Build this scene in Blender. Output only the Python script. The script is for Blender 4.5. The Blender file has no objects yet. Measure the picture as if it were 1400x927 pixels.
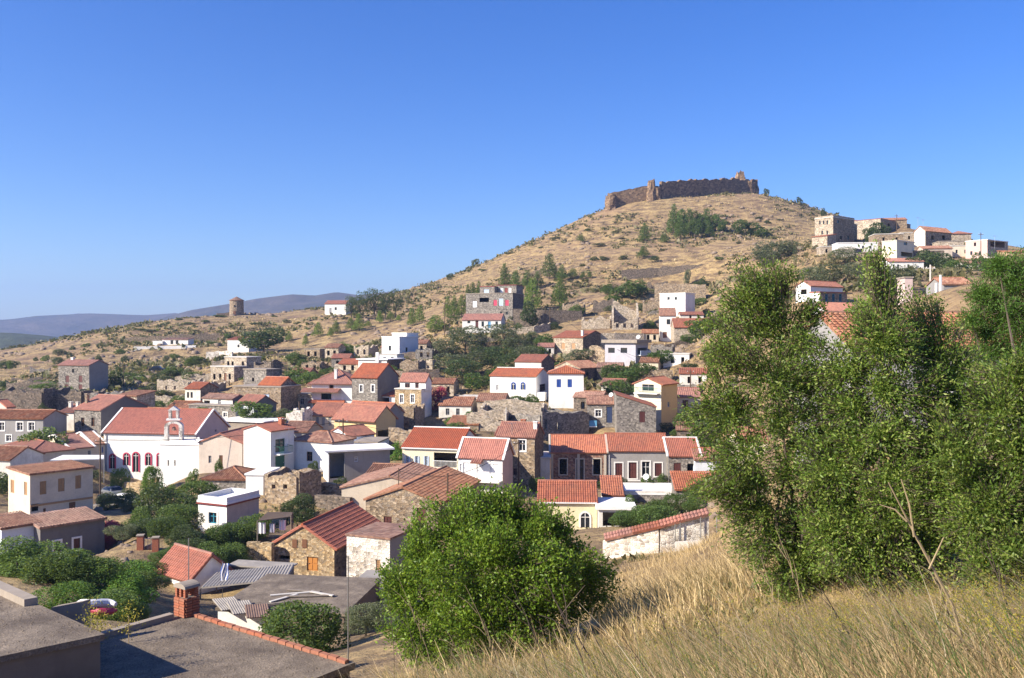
import bpy, math, random
import numpy as np
from mathutils import Vector, Matrix
random.seed(7); rng = np.random.default_rng(7)
S = bpy.context.scene
COL = S.collection
R = math.radians
# ---------------------------------------------------------------- camera, sky, sun, exposure
F, CX, HY = 1212.0, 700.0, 455.0          # focal length and horizon row of the photograph, in its pixels
cam = bpy.data.cameras.new('camera'); camo = bpy.data.objects.new('camera', cam); COL.objects.link(camo)
cam.sensor_width = 36; cam.lens = F/1400*36; cam.shift_y = -(463.5-HY)/1400
cam.clip_start = .1; cam.clip_end = 30000
camo.location = (0, 0, 0); camo.rotation_euler = (R(90), 0, 0)
S.camera = camo
SUN = Vector((-.76, -.37, .53)).normalized()
W = bpy.data.worlds.new('World'); S.world = W; W.use_nodes = True
wn = W.node_tree
sky = wn.nodes.new('ShaderNodeTexSky'); sky.sky_type = 'NISHITA'; sky.sun_disc = False
sky.sun_elevation = math.asin(SUN.z); sky.sun_rotation = math.atan2(SUN.x, SUN.y)
sky.altitude = 300; sky.air_density = 1.0; sky.dust_density = .55; sky.ozone_density = 5
bg = wn.nodes['Background']; bg.inputs['Strength'].default_value = .092
hs_ = wn.nodes.new('ShaderNodeHueSaturation'); hs_.inputs['Saturation'].default_value = 1.28; hs_.inputs['Hue'].default_value = .518
wn.links.new(sky.outputs[0], hs_.inputs['Color']); wn.links.new(hs_.outputs[0], bg.inputs[0])
sl = bpy.data.lights.new('sun', 'SUN'); sl.energy = 5.0; sl.angle = R(.53); sl.color = (1, .89, .73)
so = bpy.data.objects.new('sun', sl); COL.objects.link(so)
so.rotation_euler = (-SUN).to_track_quat('-Z', 'Y').to_euler()
S.view_settings.view_transform = 'Standard'; S.view_settings.look = 'None'
S.view_settings.exposure = 1.1; S.view_settings.gamma = 1
S.cycles.use_denoising = True
S.cycles.max_bounces = 6; S.cycles.transparent_max_bounces = 8
S.cycles.volume_bounces = 0

# ---------------------------------------------------------------- helpers
def P(px, py, d): return Vector(((px-CX)/F*d, d, -(py-HY)/F*d))
def tag(o, label, cat, group=None, kind=None):
    if label: o['label'] = label
    if cat: o['category'] = cat
    if group: o['group'] = group
    if kind: o['kind'] = kind
    return o
def empty(name, loc, rz=0, label=None, cat=None, group=None):
    o = bpy.data.objects.new(name, None); COL.objects.link(o); o.empty_display_size = .3
    o.location = loc; o.rotation_euler = (0, 0, rz)
    return tag(o, label, cat, group)
class MB:
    def __init__(s): s.v = []; s.f = []; s.uv = {}
    def quad(s, *pts, uv=None):
        n = len(s.v); s.v += [tuple(p) for p in pts]; s.f.append(tuple(range(n, n+len(pts))))
        if uv: s.uv[len(s.f)-1] = uv
        return s
    def box(s, x0, x1, y0, y1, z0, z1, M=None):
        p = [Vector((x, y, z)) for z in (z0, z1) for y in (y0, y1) for x in (x0, x1)]
        if M: p = [M @ q for q in p]
        n = len(s.v); s.v += [tuple(q) for q in p]
        s.f += [tuple(n+i for i in q) for q in ((0,2,3,1),(4,5,7,6),(0,1,5,4),(2,6,7,3),(0,4,6,2),(1,3,7,5))]
        return s
    def tube(s, pts, r, n=6, cap=True):
        pts = [Vector(p) for p in pts]; rs = r if isinstance(r, (list, tuple)) else [r]*len(pts)
        b = len(s.v); up = Vector((0, 0, 1))
        for i, p in enumerate(pts):
            t = (pts[min(i+1, len(pts)-1)]-pts[max(i-1, 0)])
            t = t.normalized() if t.length > 1e-9 else up
            a = t.cross(up if abs(t.z) < .95 else Vector((1, 0, 0))).normalized(); c = t.cross(a)
            for k in range(n):
                q = p+(a*math.cos(2*math.pi*k/n)+c*math.sin(2*math.pi*k/n))*rs[i]; s.v.append(tuple(q))
        for i in range(len(pts)-1):
            for k in range(n):
                k2 = (k+1) % n
                s.f.append((b+i*n+k, b+i*n+k2, b+(i+1)*n+k2, b+(i+1)*n+k))
        if cap: s.f.append(tuple(b+k for k in range(n-1, -1, -1))); s.f.append(tuple(b+(len(pts)-1)*n+k for k in range(n)))
        return s
    def lathe(s, c, prof, n=16):
        b = len(s.v); c = Vector(c)
        for r, z in prof:
            for k in range(n):
                an = 2*math.pi*k/n; s.v.append((c.x+r*math.cos(an), c.y+r*math.sin(an), c.z+z))
        for i in range(len(prof)-1):
            for k in range(n):
                k2 = (k+1) % n; s.f.append((b+i*n+k, b+i*n+k2, b+(i+1)*n+k2, b+(i+1)*n+k))
        return s
    def mesh(s, name, mat):
        me = bpy.data.meshes.new(name); me.from_pydata(s.v, [], s.f)
        uvl = me.uv_layers.new(name='UVMap').data
        for p in me.polygons:
            u = s.uv.get(p.index)
            if u:
                for li, q in zip(p.loop_indices, u): uvl[li].uv = q
            else:
                nx, ny, nz = map(abs, p.normal)
                for li in p.loop_indices:
                    x, y, z = s.v[me.loops[li].vertex_index]
                    uvl[li].uv = (x, y) if nz > .75 else ((y, z) if nx > ny else (x, z))
        if mat: me.materials.append(M[mat] if isinstance(mat, str) else mat)
        return me
    def build(s, name, mat, parent=None, smooth=False):
        me = s.mesh(name, mat)
        if smooth: me.polygons.foreach_set('use_smooth', [True]*len(me.polygons))
        o = bpy.data.objects.new(name, me); COL.objects.link(o)
        if parent: o.parent = parent
        return o
def np_mesh(name, v, faces, mat, uv=None):
    """v (n,3); faces (m,k) all the same size"""
    me = bpy.data.meshes.new(name); m, k = faces.shape
    me.vertices.add(len(v)); me.vertices.foreach_set('co', np.ascontiguousarray(v, dtype=np.float32).ravel())
    me.loops.add(m*k); me.loops.foreach_set('vertex_index', np.ascontiguousarray(faces, dtype=np.int32).ravel())
    me.polygons.add(m); me.polygons.foreach_set('loop_start', np.arange(0, m*k, k, dtype=np.int32))
    try: me.polygons.foreach_set('loop_total', np.full(m, k, dtype=np.int32))
    except Exception: pass
    me.update(calc_edges=True); me.validate()
    if mat: me.materials.append(M[mat])
    return me

# ---------------------------------------------------------------- materials
M = {}
def nodes(name):
    m = bpy.data.materials.new(name); m.use_nodes = True; nt = m.node_tree
    return m, nt, nt.nodes['Principled BSDF'], None, nt.links.new
def c4(c, k=1): return (c[0]*k, c[1]*k, c[2]*k, 1)
def ramp(nt, fac, stops):
    n = nt.nodes.new('ShaderNodeValToRGB'); e = n.color_ramp.elements
    while len(e) < len(stops): e.new(.5)
    for el, (p, c) in zip(e, stops): el.position = p; el.color = c if len(c) == 4 else c4(c)
    nt.links.new(fac, n.inputs[0]); return n.outputs[0]
def mixc(nt, fac, a, b, mode='MIX'):
    n = nt.nodes.new('ShaderNodeMix'); n.data_type = 'RGBA'; n.blend_type = mode
    for s, v in ((n.inputs['Factor'], fac), (n.inputs['A'], a), (n.inputs['B'], b)):
        if hasattr(v, 'is_linked'): nt.links.new(v, s)
        else: s.default_value = v if isinstance(v, (int, float)) else (v if len(v) == 4 else c4(v))
    return n.outputs['Result']
def uvcoord(nt, rnd=True):
    uv = nt.nodes.new('ShaderNodeTexCoord').outputs['UV']
    if not rnd: return uv
    oi = nt.nodes.new('ShaderNodeObjectInfo'); mu = nt.nodes.new('ShaderNodeMath'); mu.operation = 'MULTIPLY'; mu.inputs[1].default_value = 97.3
    nt.links.new(oi.outputs['Random'], mu.inputs[0])
    ad = nt.nodes.new('ShaderNodeVectorMath'); ad.operation = 'ADD'
    nt.links.new(uv, ad.inputs[0]); nt.links.new(mu.outputs[0], ad.inputs[1]); return ad.outputs[0]
def noise(nt, vec, scale, detail=4, rough=.6, dim='3D'):
    n = nt.nodes.new('ShaderNodeTexNoise'); n.inputs['Scale'].default_value = scale; n.inputs['Detail'].default_value = detail
    n.inputs['Roughness'].default_value = rough
    if vec is not None: nt.links.new(vec, n.inputs['Vector'])
    return n.outputs['Fac']
def vscale(nt, vec, s):
    n = nt.nodes.new('ShaderNodeMapping'); n.inputs['Scale'].default_value = s; nt.links.new(vec, n.inputs['Vector']); return n.outputs[0]
def bump(nt, h, bsdf, st=.4, dist=.02):
    n = nt.nodes.new('ShaderNodeBump'); n.inputs['Strength'].default_value = st; n.inputs['Distance'].default_value = dist
    nt.links.new(h, n.inputs['Height']); nt.links.new(n.outputs[0], bsdf.inputs['Normal'])
def vary(nt, c, lo, hi):
    oi = nt.nodes.new('ShaderNodeObjectInfo'); mr = nt.nodes.new('ShaderNodeMapRange'); mr.inputs['To Min'].default_value = lo; mr.inputs['To Max'].default_value = hi
    hs = nt.nodes.new('ShaderNodeHueSaturation'); nt.links.new(oi.outputs['Random'], mr.inputs['Value']); nt.links.new(mr.outputs[0], hs.inputs['Value']); nt.links.new(c, hs.inputs['Color'])
    m2 = nt.nodes.new('ShaderNodeMath'); m2.operation = 'MULTIPLY_ADD'; m2.inputs[1].default_value = 7.31; m2.inputs[2].default_value = .2; nt.links.new(oi.outputs['Random'], m2.inputs[0])
    m3 = nt.nodes.new('ShaderNodeMath'); m3.operation = 'FRACT'; nt.links.new(m2.outputs[0], m3.inputs[0]); m4 = nt.nodes.new('ShaderNodeMapRange'); m4.inputs['To Min'].default_value = .8; m4.inputs['To Max'].default_value = 1.15
    nt.links.new(m3.outputs[0], m4.inputs['Value']); nt.links.new(m4.outputs[0], hs.inputs['Saturation']); return hs.outputs[0]
def plaster(name, col, stain=(.30, .25, .19), amt=.55, rough=.9):
    m, nt, b, N, Lk = nodes(name); uv = uvcoord(nt)
    big = noise(nt, uv, .55, 5, .65); fine = noise(nt, uv, 5, 5, .7); st = noise(nt, vscale(nt, uv, (2.2, .22, 1)), 1.3, 4, .6)
    f1 = ramp(nt, big, [(.46, (0, 0, 0)), (.74, (amt, amt, amt))])
    f2 = ramp(nt, st, [(.52, (0, 0, 0)), (.78, (amt*.8,)*3)])
    c = mixc(nt, f1, col, stain); c = mixc(nt, f2, c, [x*.62 for x in col])
    c = vary(nt, c, .9, 1.06)
    c = mixc(nt, .22, c, ramp(nt, fine, [(.3, (.45, .45, .45)), (.7, (1, 1, 1))]), 'MULTIPLY')
    Lk(c, b.inputs['Base Color']); b.inputs['Roughness'].default_value = rough
    bump(nt, fine, b, .35, .03); M[name] = m
def stone(name, cols, mortar, scale=3.2, edge=.06, plas=None, pamt=.5):
    m, nt, b, N, Lk = nodes(name); uv = uvcoord(nt)
    wob = nt.nodes.new('ShaderNodeTexNoise'); wob.inputs['Scale'].default_value = 3; Lk(uv, wob.inputs['Vector'])
    uvw = mixc(nt, .06, uv, wob.outputs['Color'], 'ADD'); sv = vscale(nt, uvw, (1, 1.45, 1))
    v = nt.nodes.new('ShaderNodeTexVoronoi'); v.voronoi_dimensions = '2D'; v.inputs['Scale'].default_value = scale; v.inputs['Randomness'].default_value = .85; Lk(sv, v.inputs['Vector'])
    e = nt.nodes.new('ShaderNodeTexVoronoi'); e.voronoi_dimensions = '2D'; e.feature = 'DISTANCE_TO_EDGE'; e.inputs['Scale'].default_value = scale; e.inputs['Randomness'].default_value = .85; Lk(sv, e.inputs['Vector'])
    sp = nt.nodes.new('ShaderNodeSeparateColor'); Lk(v.outputs['Color'], sp.inputs[0])
    k = len(cols); cc = ramp(nt, sp.outputs[0], [(i/(k-1), c) for i, c in enumerate(cols)])
    cc = mixc(nt, 1.0, cc, ramp(nt, sp.outputs[1], [(0, (.5,)*3), (.5, (.95,)*3), (1, (1.4,)*3)]), 'MULTIPLY')
    fine = noise(nt, uv, 9, 4, .7); cc = mixc(nt, .4, cc, ramp(nt, fine, [(.3, (.45,)*3), (.7, (1.1,)*3)]), 'MULTIPLY')
    big = noise(nt, uv, .45, 4, .6); cc = mixc(nt, .5, cc, ramp(nt, big, [(.35, (.6, .58, .55)), (.65, (1.1, 1.08, 1))]), 'MULTIPLY')
    ed = ramp(nt, e.outputs['Distance'], [(0, (1, 1, 1)), (edge, (0, 0, 0))])
    c = mixc(nt, ed, cc, mortar)
    if plas:
        pf = ramp(nt, noise(nt, uv, .8, 5, .7), [(.5-pamt*.15, (0, 0, 0)), (.56-pamt*.15, (1, 1, 1))]); c = mixc(nt, pf, c, plas)
    Lk(c, b.inputs['Base Color']); b.inputs['Roughness'].default_value = .95
    h = ramp(nt, e.outputs['Distance'], [(0, (0, 0, 0)), (.14, (1, 1, 1))])
    bump(nt, mixc(nt, .35, h, fine), b, .9, .05); M[name] = m
def tiles(name, c1, c2, c3, dirt=.4):
    m, nt, b, N, Lk = nodes(name); uv = uvcoord(nt)
    sv = vscale(nt, uv, (1/.26, 1/.40, 1)); fl = nt.nodes.new('ShaderNodeVectorMath'); fl.operation = 'FLOOR'; Lk(sv, fl.inputs[0])
    wn_ = nt.nodes.new('ShaderNodeTexWhiteNoise'); wn_.noise_dimensions = '2D'; Lk(fl.outputs[0], wn_.inputs['Vector'])
    c = ramp(nt, wn_.outputs['Value'], [(0, c1), (.5, c2), (1, c3)])
    big = noise(nt, uv, .5, 5, .65); c = mixc(nt, ramp(nt, big, [(.45, (0,)*3), (.75, (dirt,)*3)]), c, (.10, .075, .055))
    fr = nt.nodes.new('ShaderNodeVectorMath'); fr.operation = 'FRACTION'; Lk(sv, fr.inputs[0])
    sx = nt.nodes.new('ShaderNodeSeparateXYZ'); Lk(fr.outputs[0], sx.inputs[0])
    c = vary(nt, c, .78, 1.22)
    row = ramp(nt, sx.outputs[1], [(0, (.45,)*3), (.16, (1,)*3)]); c = mixc(nt, .6, c, row, 'MULTIPLY')
    fine = noise(nt, uv, 14, 3, .7); c = mixc(nt, .3, c, ramp(nt, fine, [(.3, (.5,)*3), (.7, (1.1,)*3)]), 'MULTIPLY')
    Lk(c, b.inputs['Base Color']); b.inputs['Roughness'].default_value = .85
    bump(nt, row, b, .5, .03); M[name] = m
def plain(name, col, rough=.7, var=.25, sc=6, metal=0, emit=None):
    m, nt, b, N, Lk = nodes(name); tc = nt.nodes.new('ShaderNodeTexCoord').outputs['Object']
    f = noise(nt, tc, sc, 4, .65)
    Lk(mixc(nt, var, col, ramp(nt, f, [(.3, c4(col, .45)), (.7, c4(col, 1.15))])), b.inputs['Base Color'])
    b.inputs['Roughness'].default_value = rough; b.inputs['Metallic'].default_value = metal; M[name] = m
def leafmat(name, ca, cb, cc, trans=.35, rough=.55):
    m, nt, b, N, Lk = nodes(name); g = nt.nodes.new('ShaderNodeNewGeometry'); oi = nt.nodes.new('ShaderNodeObjectInfo')
    c = ramp(nt, g.outputs['Random Per Island'], [(0, ca), (.55, cb), (1, cc)])
    hs = nt.nodes.new('ShaderNodeHueSaturation'); Lk(c, hs.inputs['Color'])
    mr = nt.nodes.new('ShaderNodeMapRange'); mr.inputs['To Min'].default_value = .75; mr.inputs['To Max'].default_value = 1.25; Lk(oi.outputs['Random'], mr.inputs['Value']); Lk(mr.outputs[0], hs.inputs['Value'])
    Lk(hs.outputs[0], b.inputs['Base Color']); b.inputs['Roughness'].default_value = rough; b.inputs['Specular IOR Level'].default_value = .35
    t = nt.nodes.new('ShaderNodeBsdfTranslucent'); Lk(mixc(nt, .5, hs.outputs[0], (.35, .45, .05), 'MIX'), t.inputs['Color'])
    mx = nt.nodes.new('ShaderNodeMixShader'); mx.inputs[0].default_value = trans
    Lk(b.outputs[0], mx.inputs[1]); Lk(t.outputs[0], mx.inputs[2]); Lk(mx.outputs[0], nt.nodes['Material Output'].inputs['Surface']); M[name] = m

plaster('white', (.80, .79, .76), (.45, .40, .33), amt=.38)
plaster('white_old', (.72, .69, .62), amt=.6)
plaster('cream', (.66, .57, .43), amt=.35)
plaster('peach', (.62, .50, .39), amt=.4)
plaster('beige', (.55, .47, .36), amt=.6)
plaster('yellow', (.74, .58, .30), amt=.2)
plaster('pale_yellow', (.76, .68, .46), amt=.2)
plaster('pink_plaster', (.62, .46, .42), amt=.3)
plaster('brown_cement', (.17, .13, .095), (.10, .08, .06), .6)
plaster('grey_cement', (.30, .29, .28), (.2, .18, .16), .5)
plaster('dark_cement', (.17, .16, .155), (.10, .09, .085), .5)  # dark cement, also used to paint shade onto some walls
plaster('lavender', (.42, .41, .46), amt=.3)
plaster('blue_white', (.72, .77, .83), amt=.2)
stone('stone', [(.20, .14, .09), (.34, .25, .16), (.42, .33, .23), (.28, .23, .19)], (.36, .29, .21))
stone('stone_pale', [(.34, .27, .19), (.46, .38, .28), (.52, .45, .36), (.40, .33, .27)], (.50, .43, .34))
stone('stone_grey', [(.15, .135, .12), (.26, .235, .205), (.33, .30, .265), (.21, .19, .175)], (.30, .27, .24))
stone('stone_dark', [(.10, .08, .065), (.18, .14, .105), (.24, .19, .15), (.13, .115, .10)], (.17, .14, .115))  # dark stone, also used to paint shade onto some walls
stone('stone_red', [(.22, .10, .08), (.32, .17, .12), (.38, .24, .17), (.25, .16, .13)], (.36, .24, .18))
stone('stone_gold', [(.33, .22, .11), (.48, .34, .18), (.54, .42, .26), (.38, .29, .2)], (.46, .36, .24), 4.2)
stone('stone_white', [(.45, .38, .30), (.62, .56, .48), (.70, .66, .6), (.5, .42, .36)], (.66, .62, .56), 3.2, .09, (.74, .70, .62), .1)
stone('stone_castle', [(.14, .09, .06), (.24, .155, .095), (.30, .205, .125), (.18, .125, .09)], (.23, .16, .105), 1.1)
tiles('tile', (.29, .10, .062), (.38, .145, .088), (.25, .09, .062), .5)
tiles('tile_new', (.34, .105, .062), (.41, .135, .08), (.30, .095, .06), .3)
tiles('tile_orange', (.38, .13, .075), (.46, .18, .10), (.32, .115, .075), .4)
tiles('tile_old', (.22, .09, .05), (.32, .14, .08), (.40, .22, .135), .6)
tiles('tile_brown', (.20, .092, .055), (.29, .14, .085), (.36, .20, .125), .6)
plain('trim_white', (.78, .77, .74), .7, .2); plain('trim_stone', (.50, .44, .36), .9, .3)
plain('glass', (.018, .022, .028), .12, .3, 2); plain('dark', (.012, .011, .01), .9, .3)
for n_, c_ in dict(blue=(.03, .09, .36), skyblue=(.10, .30, .50), teal=(.03, .26, .38), green=(.02, .12, .08), red=(.20, .03, .025), maroon=(.11, .035, .03), pink=(.48, .045, .10), brown=(.17, .075, .035), tan=(.40, .24, .12), orange=(.48, .20, .045), grey=(.30, .30, .31), white=(.76, .76, .75), black=(.03, .03, .03), navy=(.03, .05, .12), paleblue=(.42, .52, .66)).items():
    plain('p_'+n_, c_, .55, .3, 5)
plain('concrete', (.33, .28, .225), .95, .5, 1.3); plain('concrete_pale', (.58, .55, .50), .9, .35, 1.2)
plain('slab_white', (.80, .79, .77), .85, .25, .8); plain('wood', (.10, .065, .04), .9, .5, 8); plain('wood_grey', (.24, .20, .16), .9, .5, 8)
plain('metal', (.45, .46, .47), .35, .2, 3, .8); plain('metal_rust', (.22, .14, .10), .7, .6, 2.5); plain('zinc', (.34, .31, .27), .8, .55, 1.2)
plain('cloth_white', (.75, .75, .76), .9, .1); plain('cloth_grey', (.22, .20, .18), .95, .3)
plain('brick', (.38, .13, .07), .9, .55, 9); plain('brick_orange', (.36, .15, .09), .9, .5, 7); plain('rubber', (.02, .02, .02), .9, .2)
plain('bark', (.11, .085, .065), .95, .5, 12); plain('stalk', (.34, .26, .15), .9, .4, 20); plain('twig', (.10, .075, .055), .95, .4, 10)
plain('rock', (.24, .18, .13), .95, .6, .9); plain('car_white', (.78, .78, .78), .25, .05); plain('car_dark', (.025, .028, .035), .22, .05); plain('car_grey', (.16, .17, .19), .25, .05)
leafmat('leaf_broad', (0.041, 0.074, 0.019), (0.074, 0.128, 0.030), (0.115, 0.176, 0.041))
leafmat('leaf_dark', (0.027, 0.048, 0.018), (0.050, 0.077, 0.025), (0.075, 0.106, 0.035), .25)
leafmat('leaf_olive', (0.069, 0.086, 0.046), (0.109, 0.127, 0.067), (0.161, 0.172, 0.098), .25)
leafmat('leaf_pine', (0.070, 0.116, 0.022), (0.132, 0.202, 0.034), (0.202, 0.279, 0.046), .3)
leafmat('leaf_pine_dark', (0.046, 0.078, 0.018), (0.078, 0.130, 0.026), (0.117, 0.169, 0.036), .3)
leafmat('leaf_almond', (.09, .155, .03), (.175, .285, .046), (.38, .44, .11), .45, .42)
leafmat('leaf_bush', (.07, .14, .016), (.15, .26, .026), (.27, .38, .045), .45, .40)
leafmat('leaf_fig', (0.058, 0.111, 0.026), (0.098, 0.163, 0.039), (0.156, 0.221, 0.058), .35)
leafmat('leaf_bright', (.06, .14, .02), (.10, .21, .03), (.15, .28, .05), .4)
leafmat('leaf_scrub', (0.084, 0.072, 0.036), (0.120, 0.114, 0.048), (0.180, 0.156, 0.072), .2)
leafmat('leaf_pink', (.42, .03, .10), (.55, .05, .16), (.45, .06, .12), .3)
leafmat('leaf_yellow', (.32, .26, .03), (.42, .34, .04), (.26, .26, .04), .3)
leafmat('straw', (0.366, 0.256, 0.122), (0.512, 0.378, 0.195), (0.659, 0.525, 0.305), .25, .7)
leafmat('pale_straw', (.46, .38, .26), (.56, .48, .34), (.40, .32, .22), .15, .6)
leafmat('straw_dark', (0.192, 0.132, 0.072), (0.312, 0.216, 0.114), (0.432, 0.324, 0.180), .25, .7)

def gravel_mat():
    m, nt, b, N, Lk = nodes('gravel'); tc = nt.nodes.new('ShaderNodeTexCoord').outputs['Object']
    n1 = noise(nt, tc, .9, 6, .65); n2 = noise(nt, tc, 22, 5, .75); n3 = noise(nt, tc, 5, 5, .7)
    c = ramp(nt, n1, [(.35, (.135, .105, .08)), (.5, (.20, .16, .12)), (.66, (.29, .235, .175))]); c = mixc(nt, .8, c, ramp(nt, n2, [(.36, (.5,)*3), (.52, (.95,)*3), (.66, (1.35,)*3)]), 'MULTIPLY')
    c = mixc(nt, .5, c, ramp(nt, n3, [(.35, (.55,)*3), (.65, (1.15,)*3)]), 'MULTIPLY'); Lk(c, b.inputs['Base Color']); b.inputs['Roughness'].default_value = 1
    bump(nt, mixc(nt, .6, n3, n2), b, 1, .04); M['gravel'] = m
gravel_mat()
def ground_mat():
    m, nt, b, N, Lk = nodes('ground'); pos = nt.nodes.new('ShaderNodeNewGeometry').outputs['Position']
    n1 = noise(nt, pos, .035, 6, .62); n2 = noise(nt, vscale(nt, pos, (1, 1, 3.2)), .22, 7, .7); n3 = noise(nt, pos, 1.3, 6, .72); n4 = noise(nt, pos, 9, 4, .7)
    a = ramp(nt, n2, [(.32, (.09, .066, .043)), (.44, (.21, .145, .08)), (.54, (.38, .275, .13)), (.67, (.50, .375, .18))])
    r = ramp(nt, n3, [(.34, (.42, .38, .36)), (.52, (.9, .88, .86)), (.66, (1.15, 1.12, 1.08))])
    c = mixc(nt, .85, a, r, 'MULTIPLY')
    c = mixc(nt, ramp(nt, n1, [(.48, (0,)*3), (.66, (.5,)*3)]), c, mixc(nt, n3, (.22, .12, .07), (.33, .23, .14)))
    c = mixc(nt, .5, c, ramp(nt, n4, [(.3, (.55,)*3), (.7, (1.2,)*3)]), 'MULTIPLY')
    Lk(c, b.inputs['Base Color']); b.inputs['Roughness'].default_value = 1
    bump(nt, mixc(nt, .4, n2, n3), b, 1, .8); M['ground'] = m
ground_mat()
def mountain_mat(name, c1, c2, c3):
    m, nt, b, N, Lk = nodes(name); pos = nt.nodes.new('ShaderNodeNewGeometry').outputs['Position']
    n1 = noise(nt, pos, .004, 8, .65); n2 = noise(nt, pos, .03, 6, .7)
    c = ramp(nt, n1, [(.35, c1), (.5, c2), (.65, c3)]); c = mixc(nt, .6, c, ramp(nt, n2, [(.35, (.4,)*3), (.65, (1.2,)*3)]), 'MULTIPLY')
    Lk(c, b.inputs['Base Color']); b.inputs['Roughness'].default_value = 1; bump(nt, n2, b, 1, 8); M[name] = m
mountain_mat('mountain', (.035, .04, .03), (.085, .07, .055), (.13, .10, .075))
mountain_mat('green_hill', (.028, .04, .018), (.05, .065, .028), (.10, .09, .05))
# ---------------------------------------------------------------- house specs (pixel of corner C and of both wall ends, base row, eave row, depth in metres, turn in degrees)
SPEC = []
def solve(L, C, Rr, yb, yt, d, a):
    a = R(a); c = P(C, yb, d); H = (yb-yt)/F*d
    if isinstance(L, str): A = float(L)
    else:
        k = (L-CX)/F; A = (c.x-k*c.y)/(math.cos(a)+k*math.sin(a))
    if isinstance(Rr, str): B = float(Rr)
    else:
        k = (Rr-CX)/F; B = (k*c.y-c.x)/(math.sin(a)-k*math.cos(a))
    return c, A, B, H
def H(name, label, L, C, Rr, yb, yt, d, a, roof='gL', wall='white', **k):
    k.setdefault('cat', 'house'); c, A, B, h = solve(L, C, Rr, yb, yt, d, a)
    if not (1 < A < 25 and 1 < B < 25): print('SIZE', label, round(A,1), round(B,1)); A = min(max(A, 3), 25); B = min(max(B, 3), 25)
    k.update(name=name, label=label, c=c, A=A, B=B, H=h, a=R(a), d=d, roof=roof, wall=wall)
    SPEC.append(k); return k
ANCH = []
def anchors_of(s):
    c = s['c']; a = s['a']; dL = Vector((-math.cos(a), math.sin(a), 0)); dR = Vector((math.sin(a), math.cos(a), 0))
    z = s.get('gz', 0)
    for q in (c, c+dL*s['A'], c+dR*s['B'], c+dL*s['A']*.5): ANCH.append((q.x, q.y, c.z+z))
    s['centre'] = c+dL*s['A']*.5+dR*s['B']*.5

# ---------------------------------------------------------------- parts of houses
def wall_face(mb, length, H, z0, ops, put, gable=None, rev=.2):
    """wall in (u, v); put(u, v, depth) -> point; ops = list of (u0,u1,v0,v1)"""
    us = sorted({0, length, *[q for o in ops for q in o[:2]]}); vs = sorted({z0, H, *[q for o in ops for q in o[2:]]})
    for i in range(len(us)-1):
        for j in range(len(vs)-1):
            um, vm = (us[i]+us[i+1])/2, (vs[j]+vs[j+1])/2
            if any(o[0] < um < o[1] and o[2] < vm < o[3] for o in ops): continue
            mb.quad(put(us[i], vs[j], 0), put(us[i+1], vs[j], 0), put(us[i+1], vs[j+1], 0), put(us[i], vs[j+1], 0))
    for u0, u1, v0, v1 in ops:
        for p, q in (((u0, v0), (u1, v0)), ((u1, v0), (u1, v1)), ((u1, v1), (u0, v1)), ((u0, v1), (u0, v0))):
            mb.quad(put(*p, 0), put(*p, rev), put(*q, rev), put(*q, 0))
    if gable:
        pts = [(0, H)]+list(gable)+[(length, H)]
        mb.quad(*[put(u, v, 0) for u, v in pts])
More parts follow.
